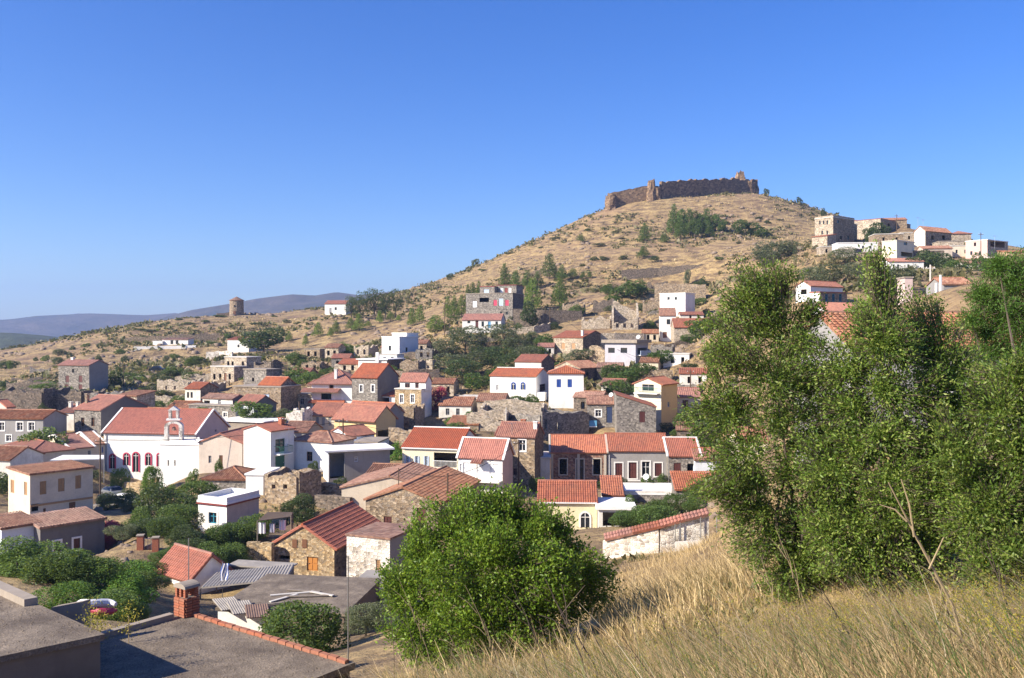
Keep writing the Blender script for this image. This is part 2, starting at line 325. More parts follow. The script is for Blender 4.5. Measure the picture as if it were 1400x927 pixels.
def opening(root, kind, u0, u1, v0, v1, put, d, rev=.2):
    t, _, rest = kind.partition(':'); t, _, e0 = t.partition('+'); col, _, ex = rest.partition('+'); ex = ex or e0; w, h = u1-u0, v1-v0
    def bar(mb, a0, a1, b0, b1, e0, e1):
        p = [put(u, v, e) for e in (e0, e1) for v in (b0, b1) for u in (a0, a1)]; n = len(mb.v); mb.v += [tuple(q) for q in p]
        mb.f += [tuple(n+i for i in q) for q in ((0,2,3,1),(4,5,7,6),(0,1,5,4),(2,6,7,3),(0,4,6,2),(1,3,7,5))]
    det = d < 175
    if 't' in ex:
        mb = MB(); e = .16 if det else .22
        bar(mb, u0-e, u0, v0-e, v1+e, -.05, .1); bar(mb, u1, u1+e, v0-e, v1+e, -.05, .1); bar(mb, u0, u1, v1, v1+e, -.05, .1); bar(mb, u0, u1, v0-e, v0, -.07, .1)
        mb.build('surround', 'trim_stone' if 's' in ex else 'trim_white', root)
    if t == 'o': return
    if t == 'w':
        if det:
            mb = MB(); e = .07
            bar(mb, u0, u0+e, v0, v1, rev-.09, rev); bar(mb, u1-e, u1, v0, v1, rev-.09, rev); bar(mb, u0+e, u1-e, v1-e, v1, rev-.09, rev); bar(mb, u0+e, u1-e, v0, v0+e, rev-.09, rev)
            um = (u0+u1)/2; bar(mb, um-e/2, um+e/2, v0+e, v1-e, rev-.09, rev); vm = v0+h*.62; bar(mb, u0+e, um-e/2, vm-.025, vm+.025, rev-.08, rev); bar(mb, um+e/2, u1-e, vm-.025, vm+.025, rev-.08, rev)
            o = mb.build('window', 'p_'+(col or 'white'), root)
            MB().quad(put(u0, v0, rev-.03), put(u1, v0, rev-.03), put(u1, v1, rev-.03), put(u0, v1, rev-.03)).build('pane', 'glass', o)
        else:
            MB().quad(put(u0, v0, rev-.03), put(u1, v0, rev-.03), put(u1, v1, rev-.03), put(u0, v1, rev-.03)).build('window', 'glass', root)
        if 'S' in ex:
            sc = 'p_'+(ex[ex.index('S')+1:] or 'blue')
            for s0, s1 in ((u0-w*.52, u0-.04), (u1+.04, u1+w*.52)):
                mb = MB(); bar(mb, s0, s1, v0, v1, -.06, -.02); mb.build('shutter', sc, root)
    elif t == 's':
        for s0, s1 in ((u0+.02, (u0+u1)/2-.015), ((u0+u1)/2+.015, u1-.02)):
            mb = MB(); bar(mb, s0, s1, v0, v1, rev-.12, rev-.05)
            if det:
                n = max(3, int(h/.16))
                for i in range(n): bar(mb, s0+.06, s1-.06, v0+.05+(h-.1)*i/n, v0+.05+(h-.1)*(i+.55)/n, rev-.15, rev-.12)
            mb.build('shutter', 'p_'+col, root)
        MB().quad(put(u0, v0, rev), put(u1, v0, rev), put(u1, v1, rev), put(u0, v1, rev)).build('pane', 'dark', root)
    elif t == 'd':
        mb = MB(); bar(mb, u0, u1, v0, v1, rev-.08, rev)
        if det:
            for f0, f1 in ((.08, .45), (.52, .92)):
                for g0, g1 in ((.1, .46), (.54, .9)): bar(mb, u0+w*g0, u0+w*g1, v0+h*f0, v0+h*f1, rev-.11, rev-.08)
        o = mb.build('door', 'p_'+col, root)
        if det: m2 = MB(); bar(m2, u1-.18, u1-.12, v0+h*.47, v0+h*.52, rev-.15, rev-.08); m2.build('handle', 'metal', o)
    elif t == 'a':                                       # arched opening with a proud painted surround
        r = w/2; um = (u0+u1)/2; vs_ = v1-r; e = .17; mb = MB(); arc = [(um+math.cos(t_)*r, vs_+math.sin(t_)*r) for t_ in np.linspace(0, math.pi, 13)]
        oa = [(um+math.cos(t_)*(r+e), vs_+math.sin(t_)*(r+e)) for t_ in np.linspace(0, math.pi, 13)]
        ins = [(u1, v0)]+arc+[(u0, v0)]; out = [(u1+e, v0)]+oa+[(u0-e, v0)]
        for i in range(len(ins)-1):
            mb.quad(put(*ins[i], -.09), put(*ins[i+1], -.09), put(*out[i+1], -.09), put(*out[i], -.09))
            mb.quad(put(*out[i], -.09), put(*out[i+1], -.09), put(*out[i+1], 0), put(*out[i], 0)); mb.quad(put(*ins[i], 0), put(*ins[i+1], 0), put(*ins[i+1], -.09), put(*ins[i], -.09))
        o = mb.build('window', 'p_'+col, root)
        MB().quad(*[put(u, v, -.012) for u, v in ins]).build('pane', 'glass', o)
        m2 = MB(); bar(m2, um-.03, um+.03, v0, v1, -.05, -.013); bar(m2, u0, um-.03, vs_-.03, vs_+.03, -.05, -.013); bar(m2, um+.03, u1, vs_-.03, vs_+.03, -.05, -.013); m2.build('glazing_bar', 'trim_white', o)
def tplane(mb, o, eu, ev, Lu, Lv, tw, rows, vmax=None, thick=.12):
    o, eu, ev = Vector(o), Vector(eu), Vector(ev); n = eu.cross(ev).normalized(); nc = max(2, round(Lu/tw)); tw = Lu/nc
    prof = ((0, 0), (.22, .75), (.5, 1), (.78, .75)); hh = min(.075, tw*.26)
    us = [(c+f)*tw for c in range(nc) for f, _ in prof]+[Lu]; hs = [g*hh for c in range(nc) for _, g in prof]+[0]
    nr = max(1, round(Lv/.4)) if rows else 1; b = len(mb.v)
    for r in range(nr):
        for e in (0, 1):
            v = Lv*(r+e)/nr; lift = .035*(1-e) if rows else 0
            for u, h in zip(us, hs):
                vv = min(v, vmax(u)) if vmax else v; mb.v.append(tuple(o+eu*u+ev*vv+n*(h+lift+.02)))
    k = len(us)
    def uvp(i, v): return (us[i], min(v, vmax(us[i])) if vmax else v)
    for r in range(nr):
        a0 = b+2*r*k
        for i in range(k-1):
            v0, v1 = Lv*r/nr, Lv*(r+1)/nr
            if vmax and max(vmax(us[i]), vmax(us[i+1])) <= v0+1e-6: continue
            mb.f.append((a0+i, a0+i+1, a0+k+i+1, a0+k+i)); mb.uv[len(mb.f)-1] = (uvp(i, v0), uvp(i+1, v0), uvp(i+1, v1), uvp(i, v1))
    # eave fringe and underside
    va = vmax(0) if vmax else Lv; vb = vmax(Lu) if vmax else Lv
    for i in range(k-1):
        p, q = Vector(mb.v[b+i]), Vector(mb.v[b+i+1]); mb.quad(p, o+eu*us[i]-n*thick, o+eu*us[i+1]-n*thick, q)
    if not vmax:
        q = [o-n*thick, o+eu*Lu-n*thick, o+eu*Lu+ev*Lv-n*thick, o+ev*Lv-n*thick]; t = [p+n*(thick+.03) for p in q]
        mb.quad(q[3], q[2], q[1], q[0]); mb.quad(q[1], q[2], t[2], t[1]); mb.quad(q[0], t[0], t[3], q[3])
def rect_roof(root, s, B, A, H, tile, ov, d):
    """roof over the local rectangle [0,B]x[0,A] at height H"""
    kind = s['roof']; tw = .26 if d < 150 else .36; rows = d < 105; mb = MB(); rh = s.get('rh'); vo = s.get('vo', .15)
    caps = []; verge = []
    if kind in ('gL', 'gR'):
        if kind == 'gL': ex, ey, span, ln = Vector((1, 0, 0)), Vector((0, 1, 0)), B, A     # eaves at x=0 and x=B, ridge along y
        else: ex, ey, span, ln = Vector((0, 1, 0)), Vector((1, 0, 0)), A, B
        rh = rh if rh is not None else span/2*math.tan(R(20)); half = span/2; t = rh/half
        zr = H+rh; oz = -ov*t
        for sgn in (0, 1):
            e = ex if sgn == 0 else -ex; o0 = (Vector((0, 0, 0)) if sgn == 0 else ex*span)-e*ov; ev = (e*(half+ov)+Vector((0, 0, rh-oz))); Lv = ev.length; ev.normalize()
            flip = (ey.cross(ev)).z < 0
            st = o0-ey*vo+Vector((0, 0, H+oz)); eu = ey
            if flip: st = st+ey*(ln+2*vo); eu = -ey
            tplane(mb, st, eu, ev, ln+2*vo, Lv, tw, rows)
            for q in (-vo, ln+vo): verge.append((o0+ey*q+Vector((0, 0, H+oz)), o0+e*(half+ov)+ey*q+Vector((0, 0, zr))))
        caps.append((ex*half-ey*vo+Vector((0, 0, zr)), ex*half+ey*(ln+vo)+Vector((0, 0, zr))))
    elif kind in ('sL', 'sR'):
        if kind == 'sL': ex, ey, span, ln = Vector((1, 0, 0)), Vector((0, 1, 0)), B, A
        else: ex, ey, span, ln = Vector((0, 1, 0)), Vector((1, 0, 0)), A, B
        rh = rh if rh is not None else span*math.tan(R(13)); t = rh/span
        o0 = -ex*ov+Vector((0, 0, H-ov*t)); ev = ex*(span+2*ov)+Vector((0, 0, t*(span+2*ov))); Lv = ev.length; ev.normalize()
        st = o0-ey*vo; eu = ey
        if (ey.cross(ev)).z < 0: st = st+ey*(ln+2*vo); eu = -ey
        tplane(mb, st, eu, ev, ln+2*vo, Lv, tw, rows)
        for q in (-vo, ln+vo): verge.append((o0+ey*q, o0+ey*q+ev*Lv))
    elif kind == 'hip':
        long_y = A >= B; span, ln = (B, A) if long_y else (A, B); ex, ey = (Vector((1, 0, 0)), Vector((0, 1, 0))) if long_y else (Vector((0, 1, 0)), Vector((1, 0, 0)))
        rh = rh if rh is not None else span/2*math.tan(R(21)); half = span/2+ov; t = rh/(span/2); z0 = H-ov*t; ln2 = ln+2*ov
        o = -ex*ov-ey*ov+Vector((0, 0, z0)); inset = min(half, ln2/2)
        for e, f, oo, Lu, sp in ((ex, ey, o, ln2, half), (-ex, ey, o+ex*2*half, ln2, half), (ey, ex, o, 2*half, inset), (-ey, ex, o+ey*ln2, 2*half, inset)):
            ev = e*half+Vector((0, 0, t*half)); L_ = ev.length; ev.normalize()
            st, eu = oo, f
            if f.cross(ev).z < 0: st = oo+f*Lu; eu = -f
            tplane(mb, st, eu, ev, Lu, L_*(sp/half), tw, rows, vmax=lambda u, Lu=Lu, sp=sp, L_=L_: L_/half*max(.0, min(sp, min(u, Lu-u)/half*half)))
        zr = z0+t*half; p0 = o+ex*half+ey*inset; p1 = o+ex*half+ey*(ln2-inset); p0.z = p1.z = z0+t*inset
        cs = [o, o+ex*2*half, o+ey*ln2, o+ex*2*half+ey*ln2]; caps += [(cs[0], p0), (cs[1], p0), (cs[2], p1), (cs[3], p1)]
        if (p1-p0).length > .3: caps.append((p0, p1))
        q = [v-Vector((0, 0, .1)) for v in (cs[0], cs[2], cs[3], cs[1])]; mb.quad(*q)
    ro = mb.build('roof', tile, root)
    if d < 175:
        for p, q in caps:
            m2 = MB(); up = Vector((0, 0, .05)); m2.tube([p+up, q+up], .11, 6); m2.build('ridge', s.get('cap', tile), ro)
        if s.get('verge'):
            for p, q in verge:
                m2 = MB(); dr = (q-p); L_ = dr.length; X = dr.normalized(); Y = Vector((0, 0, 1)).cross(X).normalized(); Z = X.cross(Y)
                Mx = Matrix((X, Y, Z)).transposed().to_4x4(); Mx.translation = p; m2.box(-.05, L_+.05, -.13, .13, -.05, .14, Mx); m2.build('verge', s['verge'], ro)
    return ro, rh
def build_house(s):
    c, A, B, Hh, a, d = s['c'], s['A'], s['B'], s['H'], s['a'], s['d']
    rz = math.pi/2-a; rot = Matrix.Rotation(rz, 4, 'Z'); cen = c+rot @ Vector((B/2, A/2, 0))
    root = s.get('into')
    if root is None: root = empty(s['name'], cen, rz, s['label'], s['cat'], s.get('group'))
    else: root = root['root']
    s['root'] = root
    # local frame of the empty: corner C at (-B/2,-A/2)
    base = root.matrix_basis.inverted() @ Matrix.Translation(c) @ rot
    def loc(x, y, z): return base @ Vector((x, y, z))
    putL = lambda u, v, e: loc(e, u, v)              # left wall: x=0, u along y
    putR = lambda u, v, e: loc(u, e, v)              # right wall: y=0
    fnd = -s.get('fnd', 2.5); ops = {'L': [], 'R': []}; kinds = []
    dL = Vector((-math.cos(a), math.sin(a), 0)); dR = Vector((math.sin(a), math.cos(a), 0))
    for w in s.get('wins', ()):
        side, kind, py, hp, wp, *pxs = w
        for px in pxs:
            def uat(p):
                k = (p-CX)/F
                return (c.x-k*c.y)/(math.cos(a)+k*math.sin(a)) if side == 'L' else (k*c.y-c.x)/(math.sin(a)-k*math.cos(a))
            u = uat(px); w_ = abs(uat(px+wp/2)-uat(px-wp/2)); dep = (c+(dL if side == 'L' else dR)*u).y
            v = -(py-HY)/F*dep-c.z; h_ = hp/F*dep; ln = A if side == 'L' else B
            u0, u1 = max(.12, u-w_/2), min(ln-.12, u+w_/2); v0, v1 = max(.02, v-h_/2), min(Hh-.12, v+h_/2)
            if u1-u0 < .15 or v1-v0 < .2: print('WIN?', s['label'], side, px, round(u0, 2), round(u1, 2), round(v0, 2), round(v1, 2), 'of', round(ln, 2), round(Hh, 2)); continue
            if any(o[0] < u1+.05 and o[1] > u0-.05 and o[2] < v1+.05 and o[3] > v0-.05 for o in ops[side]): print('OVERLAP', s['label'], side, px); continue
            if kind[0] != 'a': ops[side].append((u0, u1, v0, v1))
            kinds.append((side, kind, u0, u1, v0, v1))
    # flip u for the left wall so that quads face outwards is not needed: cycles shades both sides
    rf = s['roof']; rh = s.get('rh'); gab = {'L': None, 'R': None, 'BL': None, 'BR': None}
    if rf == 'gL': rh = rh if rh is not None else B/2*math.tan(R(20)); gab['R'] = gab['BR'] = [(B/2, Hh+rh)]
    if rf == 'gR': rh = rh if rh is not None else A/2*math.tan(R(20)); gab['L'] = gab['BL'] = [(A/2, Hh+rh)]
    if rf == 'sL': rh = rh if rh is not None else B*math.tan(R(13)); gab['R'] = gab['BR'] = [(B, Hh+rh)]
    if rf == 'sR': rh = rh if rh is not None else A*math.tan(R(13)); gab['L'] = gab['BL'] = [(A, Hh+rh)]
    top = Hh
    wl = s['wall']; wr = s.get('wallR', wl); mb = MB(); m2 = mb if wr == wl else MB()
    wall_face(mb, A, Hh, fnd, ops['L'], putL, gab['L']); wall_face(m2, B, Hh, fnd, ops['R'], putR, gab['R'])
    Hb = Hh+(rh if rf in ('sL',) else 0); Hb2 = Hh+(rh if rf in ('sR',) else 0)
    wall_face(mb, A, Hb, fnd, [], lambda u, v, e: loc(B-e, u, v), gab['BL']); wall_face(mb, B, Hb2, fnd, [], lambda u, v, e: loc(u, A-e, v), gab['BR'])
    mb.build('wall', wl, root)
    if m2 is not mb: m2.build('wall', wr, root)
    for side, kind, *q in kinds: opening(root, kind, *q, putL if side == 'L' else putR, d)
    s['loc'] = loc; s['putL'] = putL; s['putR'] = putR
    lm = base
    if rf in ('gL', 'gR', 'sL', 'sR', 'hip'):
        sub = dict(s); ro, _ = rect_roof(root, sub, B, A, Hh, s.get('tile', 'tile'), s.get('ov', .25), d); ro.data.transform(base)
        for ch in ro.children: ch.data.transform(base)
    elif rf == 'flat':
        ov = s.get('ov', .12); th = s.get('th', .2); mb = MB(); mb.box(-ov, B+ov, -ov, A+ov, Hh, Hh+th)
        par = s.get('par', 0)
        ro = mb.build('roof', s.get('tile', 'concrete_pale'), root); ro.data.transform(base)
        if par:
            m3 = MB(); q = .18
            m3.box(-.02, q, -.02, A+.02, Hh+th, Hh+th+par); m3.box(B-q, B+.02, -.02, A+.02, Hh+th, Hh+th+par); m3.box(q, B-q, -.02, q, Hh+th, Hh+th+par); m3.box(q, B-q, A-q, A+.02, Hh+th, Hh+th+par)
            m3.build('parapet', s.get('parm', wl), root).data.transform(base)
    else: ro = None
    for fx, fy, w_, h_, mt in s.get('chim', ()):
        m3 = MB(); x, y = fx*B, fy*A; z0 = Hh-.2; z1 = Hh+h_+(rh or 0)
        m3.box(x-w_/2, x+w_/2, y-w_/2, y+w_/2, z0, z1-.25); m3.box(x-w_/2-.06, x+w_/2+.06, y-w_/2-.06, y+w_/2+.06, z1-.12, z1)
        for i, j in ((-1, -1), (1, -1), (-1, 1), (1, 1)): m3.box(x+i*(w_/2-.05)-.05, x+i*(w_/2-.05)+.05, y+j*(w_/2-.05)-.05, y+j*(w_/2-.05)+.05, z1-.25, z1-.12)
        m3.build('chimney', mt, ro or root).data.transform(base)
    return root
def lbox(s, name, mat, side, u0, u1, v0, v1, e0, e1, parent=None):
    """box on a wall of house s: u along the wall (m), v height, e depth inward (negative = outward)"""
    put = s['put'+side]; mb = MB(); p = [put(u, v, e) for e in (e0, e1) for v in (v0, v1) for u in (u0, u1)]; mb.v += [tuple(q) for q in p]
    mb.f += [(0,2,3,1),(4,5,7,6),(0,1,5,4),(2,6,7,3),(0,4,6,2),(1,3,7,5)]
    return mb.build(name, mat, parent or s['root'])
def upx(s, side, px):
    c, a = s['c'], s['a']; k = (px-CX)/F
    return (c.x-k*c.y)/(math.cos(a)+k*math.sin(a)) if side == 'L' else (k*c.y-c.x)/(math.sin(a)-k*math.cos(a))
def vpy(s, side, px, py):
    c, a = s['c'], s['a']; u = upx(s, side, px); dep = (c+(Vector((-math.cos(a), math.sin(a), 0)) if side == 'L' else Vector((math.sin(a), math.cos(a), 0)))*u).y
    return -(py-HY)/F*dep-c.z
def balcony(s, side, p1, p2, py, depth=1.1, rail='p_white', slab='slab_white', solid=False):
    u0, u1 = sorted((upx(s, side, p1), upx(s, side, p2))); v = vpy(s, side, (p1+p2)/2, py)
    b = lbox(s, 'balcony', slab, side, u0, u1, v-.15, v, -depth, -.003)
    put = s['put'+side]; mb = MB()
    def bar(a0, a1, b0, b1, e0, e1):
        p = [put(u, vv, e) for e in (e0, e1) for vv in (b0, b1) for u in (a0, a1)]; n = len(mb.v); mb.v += [tuple(q) for q in p]
        mb.f += [tuple(n+i for i in q) for q in ((0,2,3,1),(4,5,7,6),(0,1,5,4),(2,6,7,3),(0,4,6,2),(1,3,7,5))]
    if solid: bar(u0, u1, v+.003, v+.95, -depth, -depth+.1)
    else:
        bar(u0, u1, v+.9, v+.96, -depth, -depth+.05); n = max(4, int((u1-u0)/.16))
        for i in range(n+1): uu = u0+(u1-u0-.03)*i/n; bar(uu, uu+.03, v, v+.9, -depth, -depth+.03)
        for uu in (u0, u1-.05): bar(uu, uu+.05, v+.9, v+.96, -depth+.05, 0)
    mb.build('railing', rail, b); return b
def ragged(mb, p, q, h, thick, z0, step=.6, ops=(), amp=.3, ends=(1, 1), seed=0, fnd=1.5):
    """thick wall from p to q (world xy) with an uneven top"""
    rg = random.Random(seed); p, q = Vector(p), Vector(q); dv = q-p; dz = dv.z; dv.z = 0; L = dv.length; X = dv.normalized(); Y = Vector((-X.y, X.x, 0))
    us = sorted({0, L, *[i*L/max(1, round(L/step)) for i in range(1, round(L/step))], *[x for o in ops for x in o[:2]]})
    ph = [rg.random()*6 for _ in range(4)]
    def top(u):
        f = ends[0]+(ends[1]-ends[0])*u/L
        return h*f+amp*h*(.5*math.sin(u*.9+ph[0])+.35*math.sin(u*2.3+ph[1])+.5*(rg.random()-.5))
    tp = [top(u) for u in us]
    def pt(u, v, e): return p+X*u+Y*e+Vector((0, 0, dz*u/L+v))
    for i in range(len(us)-1):
        u0, u1 = us[i], us[i+1]; um = (u0+u1)/2; segs = [(-fnd, None)]
        op = [o for o in ops if o[0] < um < o[1]]
        if op: segs = [(-fnd, op[0][2]), (op[0][3], None)] if min(tp[i], tp[i+1]) > op[0][3]+.1 else [(-fnd, op[0][2])]
        for v0, v1 in segs:
            a0, a1 = (tp[i], tp[i+1]) if v1 is None else (v1, v1)
            for e in (-thick/2, thick/2): mb.quad(pt(u0, v0, e), pt(u1, v0, e), pt(u1, a1, e), pt(u0, a0, e))
            mb.quad(pt(u0, a0, -thick/2), pt(u1, a1, -thick/2), pt(u1, a1, thick/2), pt(u0, a0, thick/2))
            mb.quad(pt(u0, v0, -thick/2), pt(u1, v0, -thick/2), pt(u1, v0, thick/2), pt(u0, v0, thick/2))
            for u, aa in ((u0, a0), (u1, a1)): mb.quad(pt(u, v0, -thick/2), pt(u, aa, -thick/2), pt(u, aa, thick/2), pt(u, v0, thick/2))
    return mb
def build_ruin(s):
    c, A, B, Hh, a, d = s['c'], s['A'], s['B'], s['H'], s['a'], s['d']; rot = Matrix.Rotation(math.pi/2-a, 4, 'Z')
    root = empty(s['name'], c+rot @ Vector((B/2, A/2, 0)), math.pi/2-a, s['label'], s['cat'], s.get('group')); s['root'] = root
    base = root.matrix_basis.inverted() @ Matrix.Translation(c) @ rot; s['putL'] = lambda u, v, e: base @ Vector((e, u, v)); s['putR'] = lambda u, v, e: base @ Vector((u, e, v))
    ops = {'L': [], 'R': []}
    for w in s.get('wins', ()):
        side, kind, py, hp, wp, *pxs = w
        for px in pxs:
            u = upx(s, side, px); w_ = wp/F*d; v = vpy(s, side, px, py); h_ = hp/F*d; ops[side].append((max(.3, u-w_/2), u+w_/2, max(0, v-h_/2), v+h_/2))
    for i, (p, q, op, hf) in enumerate((((0, 0, 0), (0, A, 0), ops['L'], s.get('hL', 1)), ((0, 0, 0), (B, 0, 0), ops['R'], s.get('hR', 1)), ((B, 0, 0), (B, A, 0), [], s.get('hBL', .9)), ((0, A, 0), (B, A, 0), [], s.get('hBR', .9)))):
        hf = hf if isinstance(hf, tuple) else (hf, hf)
        mb = ragged(MB(), p, q, Hh, .5, 0, .7, op, s.get('amp', .14), hf, int(d*13+i+c.x), 2.5)
        o = mb.build('wall', s['wall'], root); o.data.transform(base)
    return root

# ---------------------------------------------------------------- terrain
GA = [  # ground points: pixel, depth
 (0,505,270),(60,492,300),(120,470,330),(180,448,350),(240,436,372),(290,432,380),(330,431,383),(400,430,385),(440,432,335),(480,432,340),(540,405,395),(600,388,410),(660,362,425),(720,335,435),(780,307,440),(830,284,445),(890,272,450),(960,268,450),(1030,266,452),(1080,275,440),(1120,295,420),
 (0,530,215),(60,520,235),(150,500,255),(230,485,290),(150,525,220),(210,508,240),(290,470,300),(290,450,340),(380,455,330),(400,480,275),(430,470,285),(470,462,290),(560,430,335),(600,420,330),(560,460,265),(590,475,245),(620,520,200),(660,530,190),(700,480,225),(740,445,260),(780,430,280),(800,400,310),(720,400,315),(680,385,350),(760,360,365),(850,350,350),(900,345,350),(820,320,400),(900,310,400),(960,330,360),(1000,350,320),(1050,330,350),(1060,310,390),(1080,360,290),(1000,385,270),(960,400,275),(860,400,290),(940,480,195),(960,520,175),(980,560,150),(880,450,230),(830,440,245),(1000,440,200),(1050,420,190),
 (1100,360,250),(1180,370,215),(1250,380,190),(1320,370,200),(1400,370,200),(1180,420,160),(1260,430,130),(1350,420,120),(1120,500,110),(1200,490,90),(1400,480,70),(1300,520,55),(1100,560,95),(1050,620,90),(1030,680,85),(1200,600,55),
 (1000,740,68),(940,750,70),(1040,733,66),(870,760,66),(830,790,58),(1000,762,42),(1000,790,28),(1000,850,17),(1000,927,9.5),(850,860,19),(850,927,12),(1200,822,14.5),(1300,862,9.5),(1400,835,13),(1400,900,6.5),(1200,927,5.6),(1400,927,4.6),(1080,790,17),(1150,740,26),(1250,725,24),(1380,715,22),(700,927,15),(680,905,19.5),(540,925,21),(500,890,27),(480,870,36),(560,850,34),
 (420,895,33),(330,870,36),(200,860,34),(100,850,34),(150,800,48),(60,790,55),(230,770,62),(200,745,72),(180,730,80),(150,690,112),(200,690,108),(180,672,124),(120,690,112),(300,740,78),(390,740,80),(420,700,94),(460,690,98),(560,668,112),(640,680,102),(720,672,118),(900,690,100),(960,690,95),(830,720,90),(560,600,140),(600,590,148),(430,590,148),(300,600,142),(220,560,165),(160,575,158),(60,545,180),(250,530,185),
]
BACK = [(-420,700,-60),(-200,620,-40),(-60,560,-5),(60,560,25),(140,560,30),(230,560,25),(330,500,10),(420,420,5),(-330,420,-30),(-420,300,-45),(-250,170,-28),(-140,60,-26),(-60,25,-17),(-30,5,-11),(-30,-30,-10),(0,-30,4),(0,0,-1.7),(3,4,-1.75),(-3,3,-2.8),(30,-30,8),(60,0,4),(90,60,6),(160,120,12),(250,200,16),(-400,-30,-40),(400,0,30)]
def fit_terrain():
    for px, py, d in GA: p = P(px, py, d); ANCH.append(tuple(p))
    for q in BACK: ANCH.append(q)
    A_ = np.array(ANCH, dtype=float); X = A_[:, :2]/100; Z = A_[:, 2]; n = len(X)
    r2 = ((X[:, None]-X[None])**2).sum(-1); K = np.where(r2 > 1e-12, r2*np.log(r2+1e-12)*.5, 0)
    lam = np.where(np.hypot(A_[:, 0], A_[:, 1]) < 40, 2e-5, 4e-4)
    K += np.diag(lam); Q = np.c_[np.ones(n), X]; Mx = np.block([[K, Q], [Q.T, np.zeros((3, 3))]])
    w = np.linalg.solve(Mx, np.r_[Z, 0, 0, 0]); return X, w, A_
def hgt(x, y):
    x = np.atleast_1d(np.asarray(x, float)); y = np.atleast_1d(np.asarray(y, float)); out = np.empty(len(x))
    for i in range(0, len(x), 20000):
        q = np.c_[x[i:i+20000], y[i:i+20000]]/100; r2 = ((q[:, None]-TX[None])**2).sum(-1)
        out[i:i+20000] = (np.where(r2 > 1e-12, r2*np.log(r2+1e-12)*.5, 0)) @ TW[:len(TX)]+TW[-3]+q @ TW[-2:]
    # far away: sink to a plain
    r = np.maximum(np.maximum((np.abs(x)-330)/170, (y-560)/180), (-y-10)/60); f = np.clip(r, 0, 1); f = f*f*(3-2*f)
    return out*(1-f)+(-55)*f
def hz(x, y): return float(hgt([x], [y])[0])
# ---------------------------------------------------------------- the village, house by house
# --- left edge and foot of the windmill hill
h_three = H('house','three storey grey house with red roof alone below the dry slope',80,122,148,535,499,190,18,'gL','stone_grey',wallR='grey_cement',tile='tile',wins=[('L','s:maroon',518,9,5,92,110),('L','s:maroon',529,7,5,91,110),('L','w:white',507,5,3,100)],chim=[(.5,.85,.6,.5,'white')])
h_long = H('house','long low white house on a white terrace on the windmill slope',222,257,265,472,464,300,12,'sL','white',tile='tile_old',rh=.5,wins=[('L','w',468,5,4,235,242)])
H('house','small flat white annex beside the long low hillside house',209,222,'4',472,467,301,12,'flat','white',tile='slab_white')
H('cottage','white cottage with red roof half hidden by the big round oak',311,340,'6',481,464,282,14,'sL','white',tile='tile',rh=.9,wins=[('L','w',473,4,3,326)])
h_wchurch = H('house','white house with red roof beside the eucalyptus trees on the ridge',444,473,'7',431,415,330,8,'gL','white',tile='tile',rh=1.3,wins=[('L','d:grey',425,8,3,452),('L','w',422,4,3,459)])
H('house','upper block of two tier pale stone house with three windows',307,337,357,503,489,205,28,'flat','stone_pale',tile='concrete_pale',wins=[('L','o',497,6,3,312,318,332)])
H('house','lower block of two tier pale stone house with four openings',288,320,337,523,502,200,28,'flat','stone_pale',tile='concrete_pale',wins=[('L','o',515,8,3.2,293,301,314),('L','d:brown',516,12,3.5,308)])
H('house','plain grey stone block with one tiny window',333,364,383,530,506,188,26,'flat','stone_grey',tile='concrete',wins=[('L','o',519,5,3,346)])
H('ruined_house','ruin with dark broken gable behind the plain stone block',348,372,384,512,494,197,30,'none','stone_dark',cat='ruin',hL=(1,.5))
h_apse = H('house','big blank stone house with rounded corner and small red roof',319,384,'7',568,530,165,18,'flat','stone',tile='concrete',wins=[('L','s:paleblue',543,8,8,364)])
H('house','small red roofed loft on the blank stone house',354,384,'5',531,526,167,18,'gL','stone',tile='tile_orange',rh=1.3,fnd=.5,into=h_apse)
H('house','pale little house with red roof and two tall doors',253,274,297,552,531,168,24,'gL','white_old',wallR='stone',tile='tile',rh=1.0,wins=[('L','o',540,8,3,257,262)])
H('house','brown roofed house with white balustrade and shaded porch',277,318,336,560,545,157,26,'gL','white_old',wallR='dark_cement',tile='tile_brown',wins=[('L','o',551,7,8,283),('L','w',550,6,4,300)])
H('house','low blue and stone house with two dark windows under a vine',258,322,333,575,556,150,20,'flat','stone_grey',wallR='blue_white',tile='concrete',wins=[('L','w:skyblue',568,7,5,270,278,298),('L','w:white+t',567,6,5,308)])
H('house','dark gabled house with a sliver of red roof behind the concrete shed',322,347,378,572,553,154,36,'gL','blue_white',wallR='dark_cement',tile='tile',rh=1.4)  # gable shade is put into the darker right wall colour
H('shed','long concrete shed with a pale flat roof above the gabled house',296,360,388,592,578,141,20,'flat','concrete',wallR='stone_grey',tile='slab_white',cat='shed',ov=.3)
H('ruined_house','low pale stone ruin on the dry bank below the parked car',216,258,'5',536,521,185,12,'none','stone_pale',cat='ruin',amp=.25,wins=[('L','o',530,5,3,228,240)])
H('shed','tapered pale stone shed with lean roof behind the cement house',160,187,212,565,541,160,25,'sL','stone_pale',tile='tile_brown',cat='shed',rh=.6)
H('house','stone house with orange red gable roof above the church',102,138,'9.5',594,560,141,24,'gL','stone_grey',wallR='dark_cement',tile='tile_orange',rh=1.9,wins=[('L','w:brown',577,12,4.5,113,127)],chim=[(.2,.9,.5,.4,'stone')])  # right gable coloured dark to stand in for its shade
H('house','small cream house wedged beside the stone house with orange roof',82,101,'6',588,563,146,15,'gL','white_old',tile='tile',rh=.9,chim=[(.3,.8,.5,.6,'white_old'),(.3,.3,.4,.6,'white_old')])
H('house','grey house with white framed windows at the village edge',-30,59,'6',607,572,136,6,'gL','grey_cement',tile='tile_old',rh=1.0,wins=[('L','w:white+t',583,11,8,2,27,43),('L','w:white+t',599,8,7,12)])
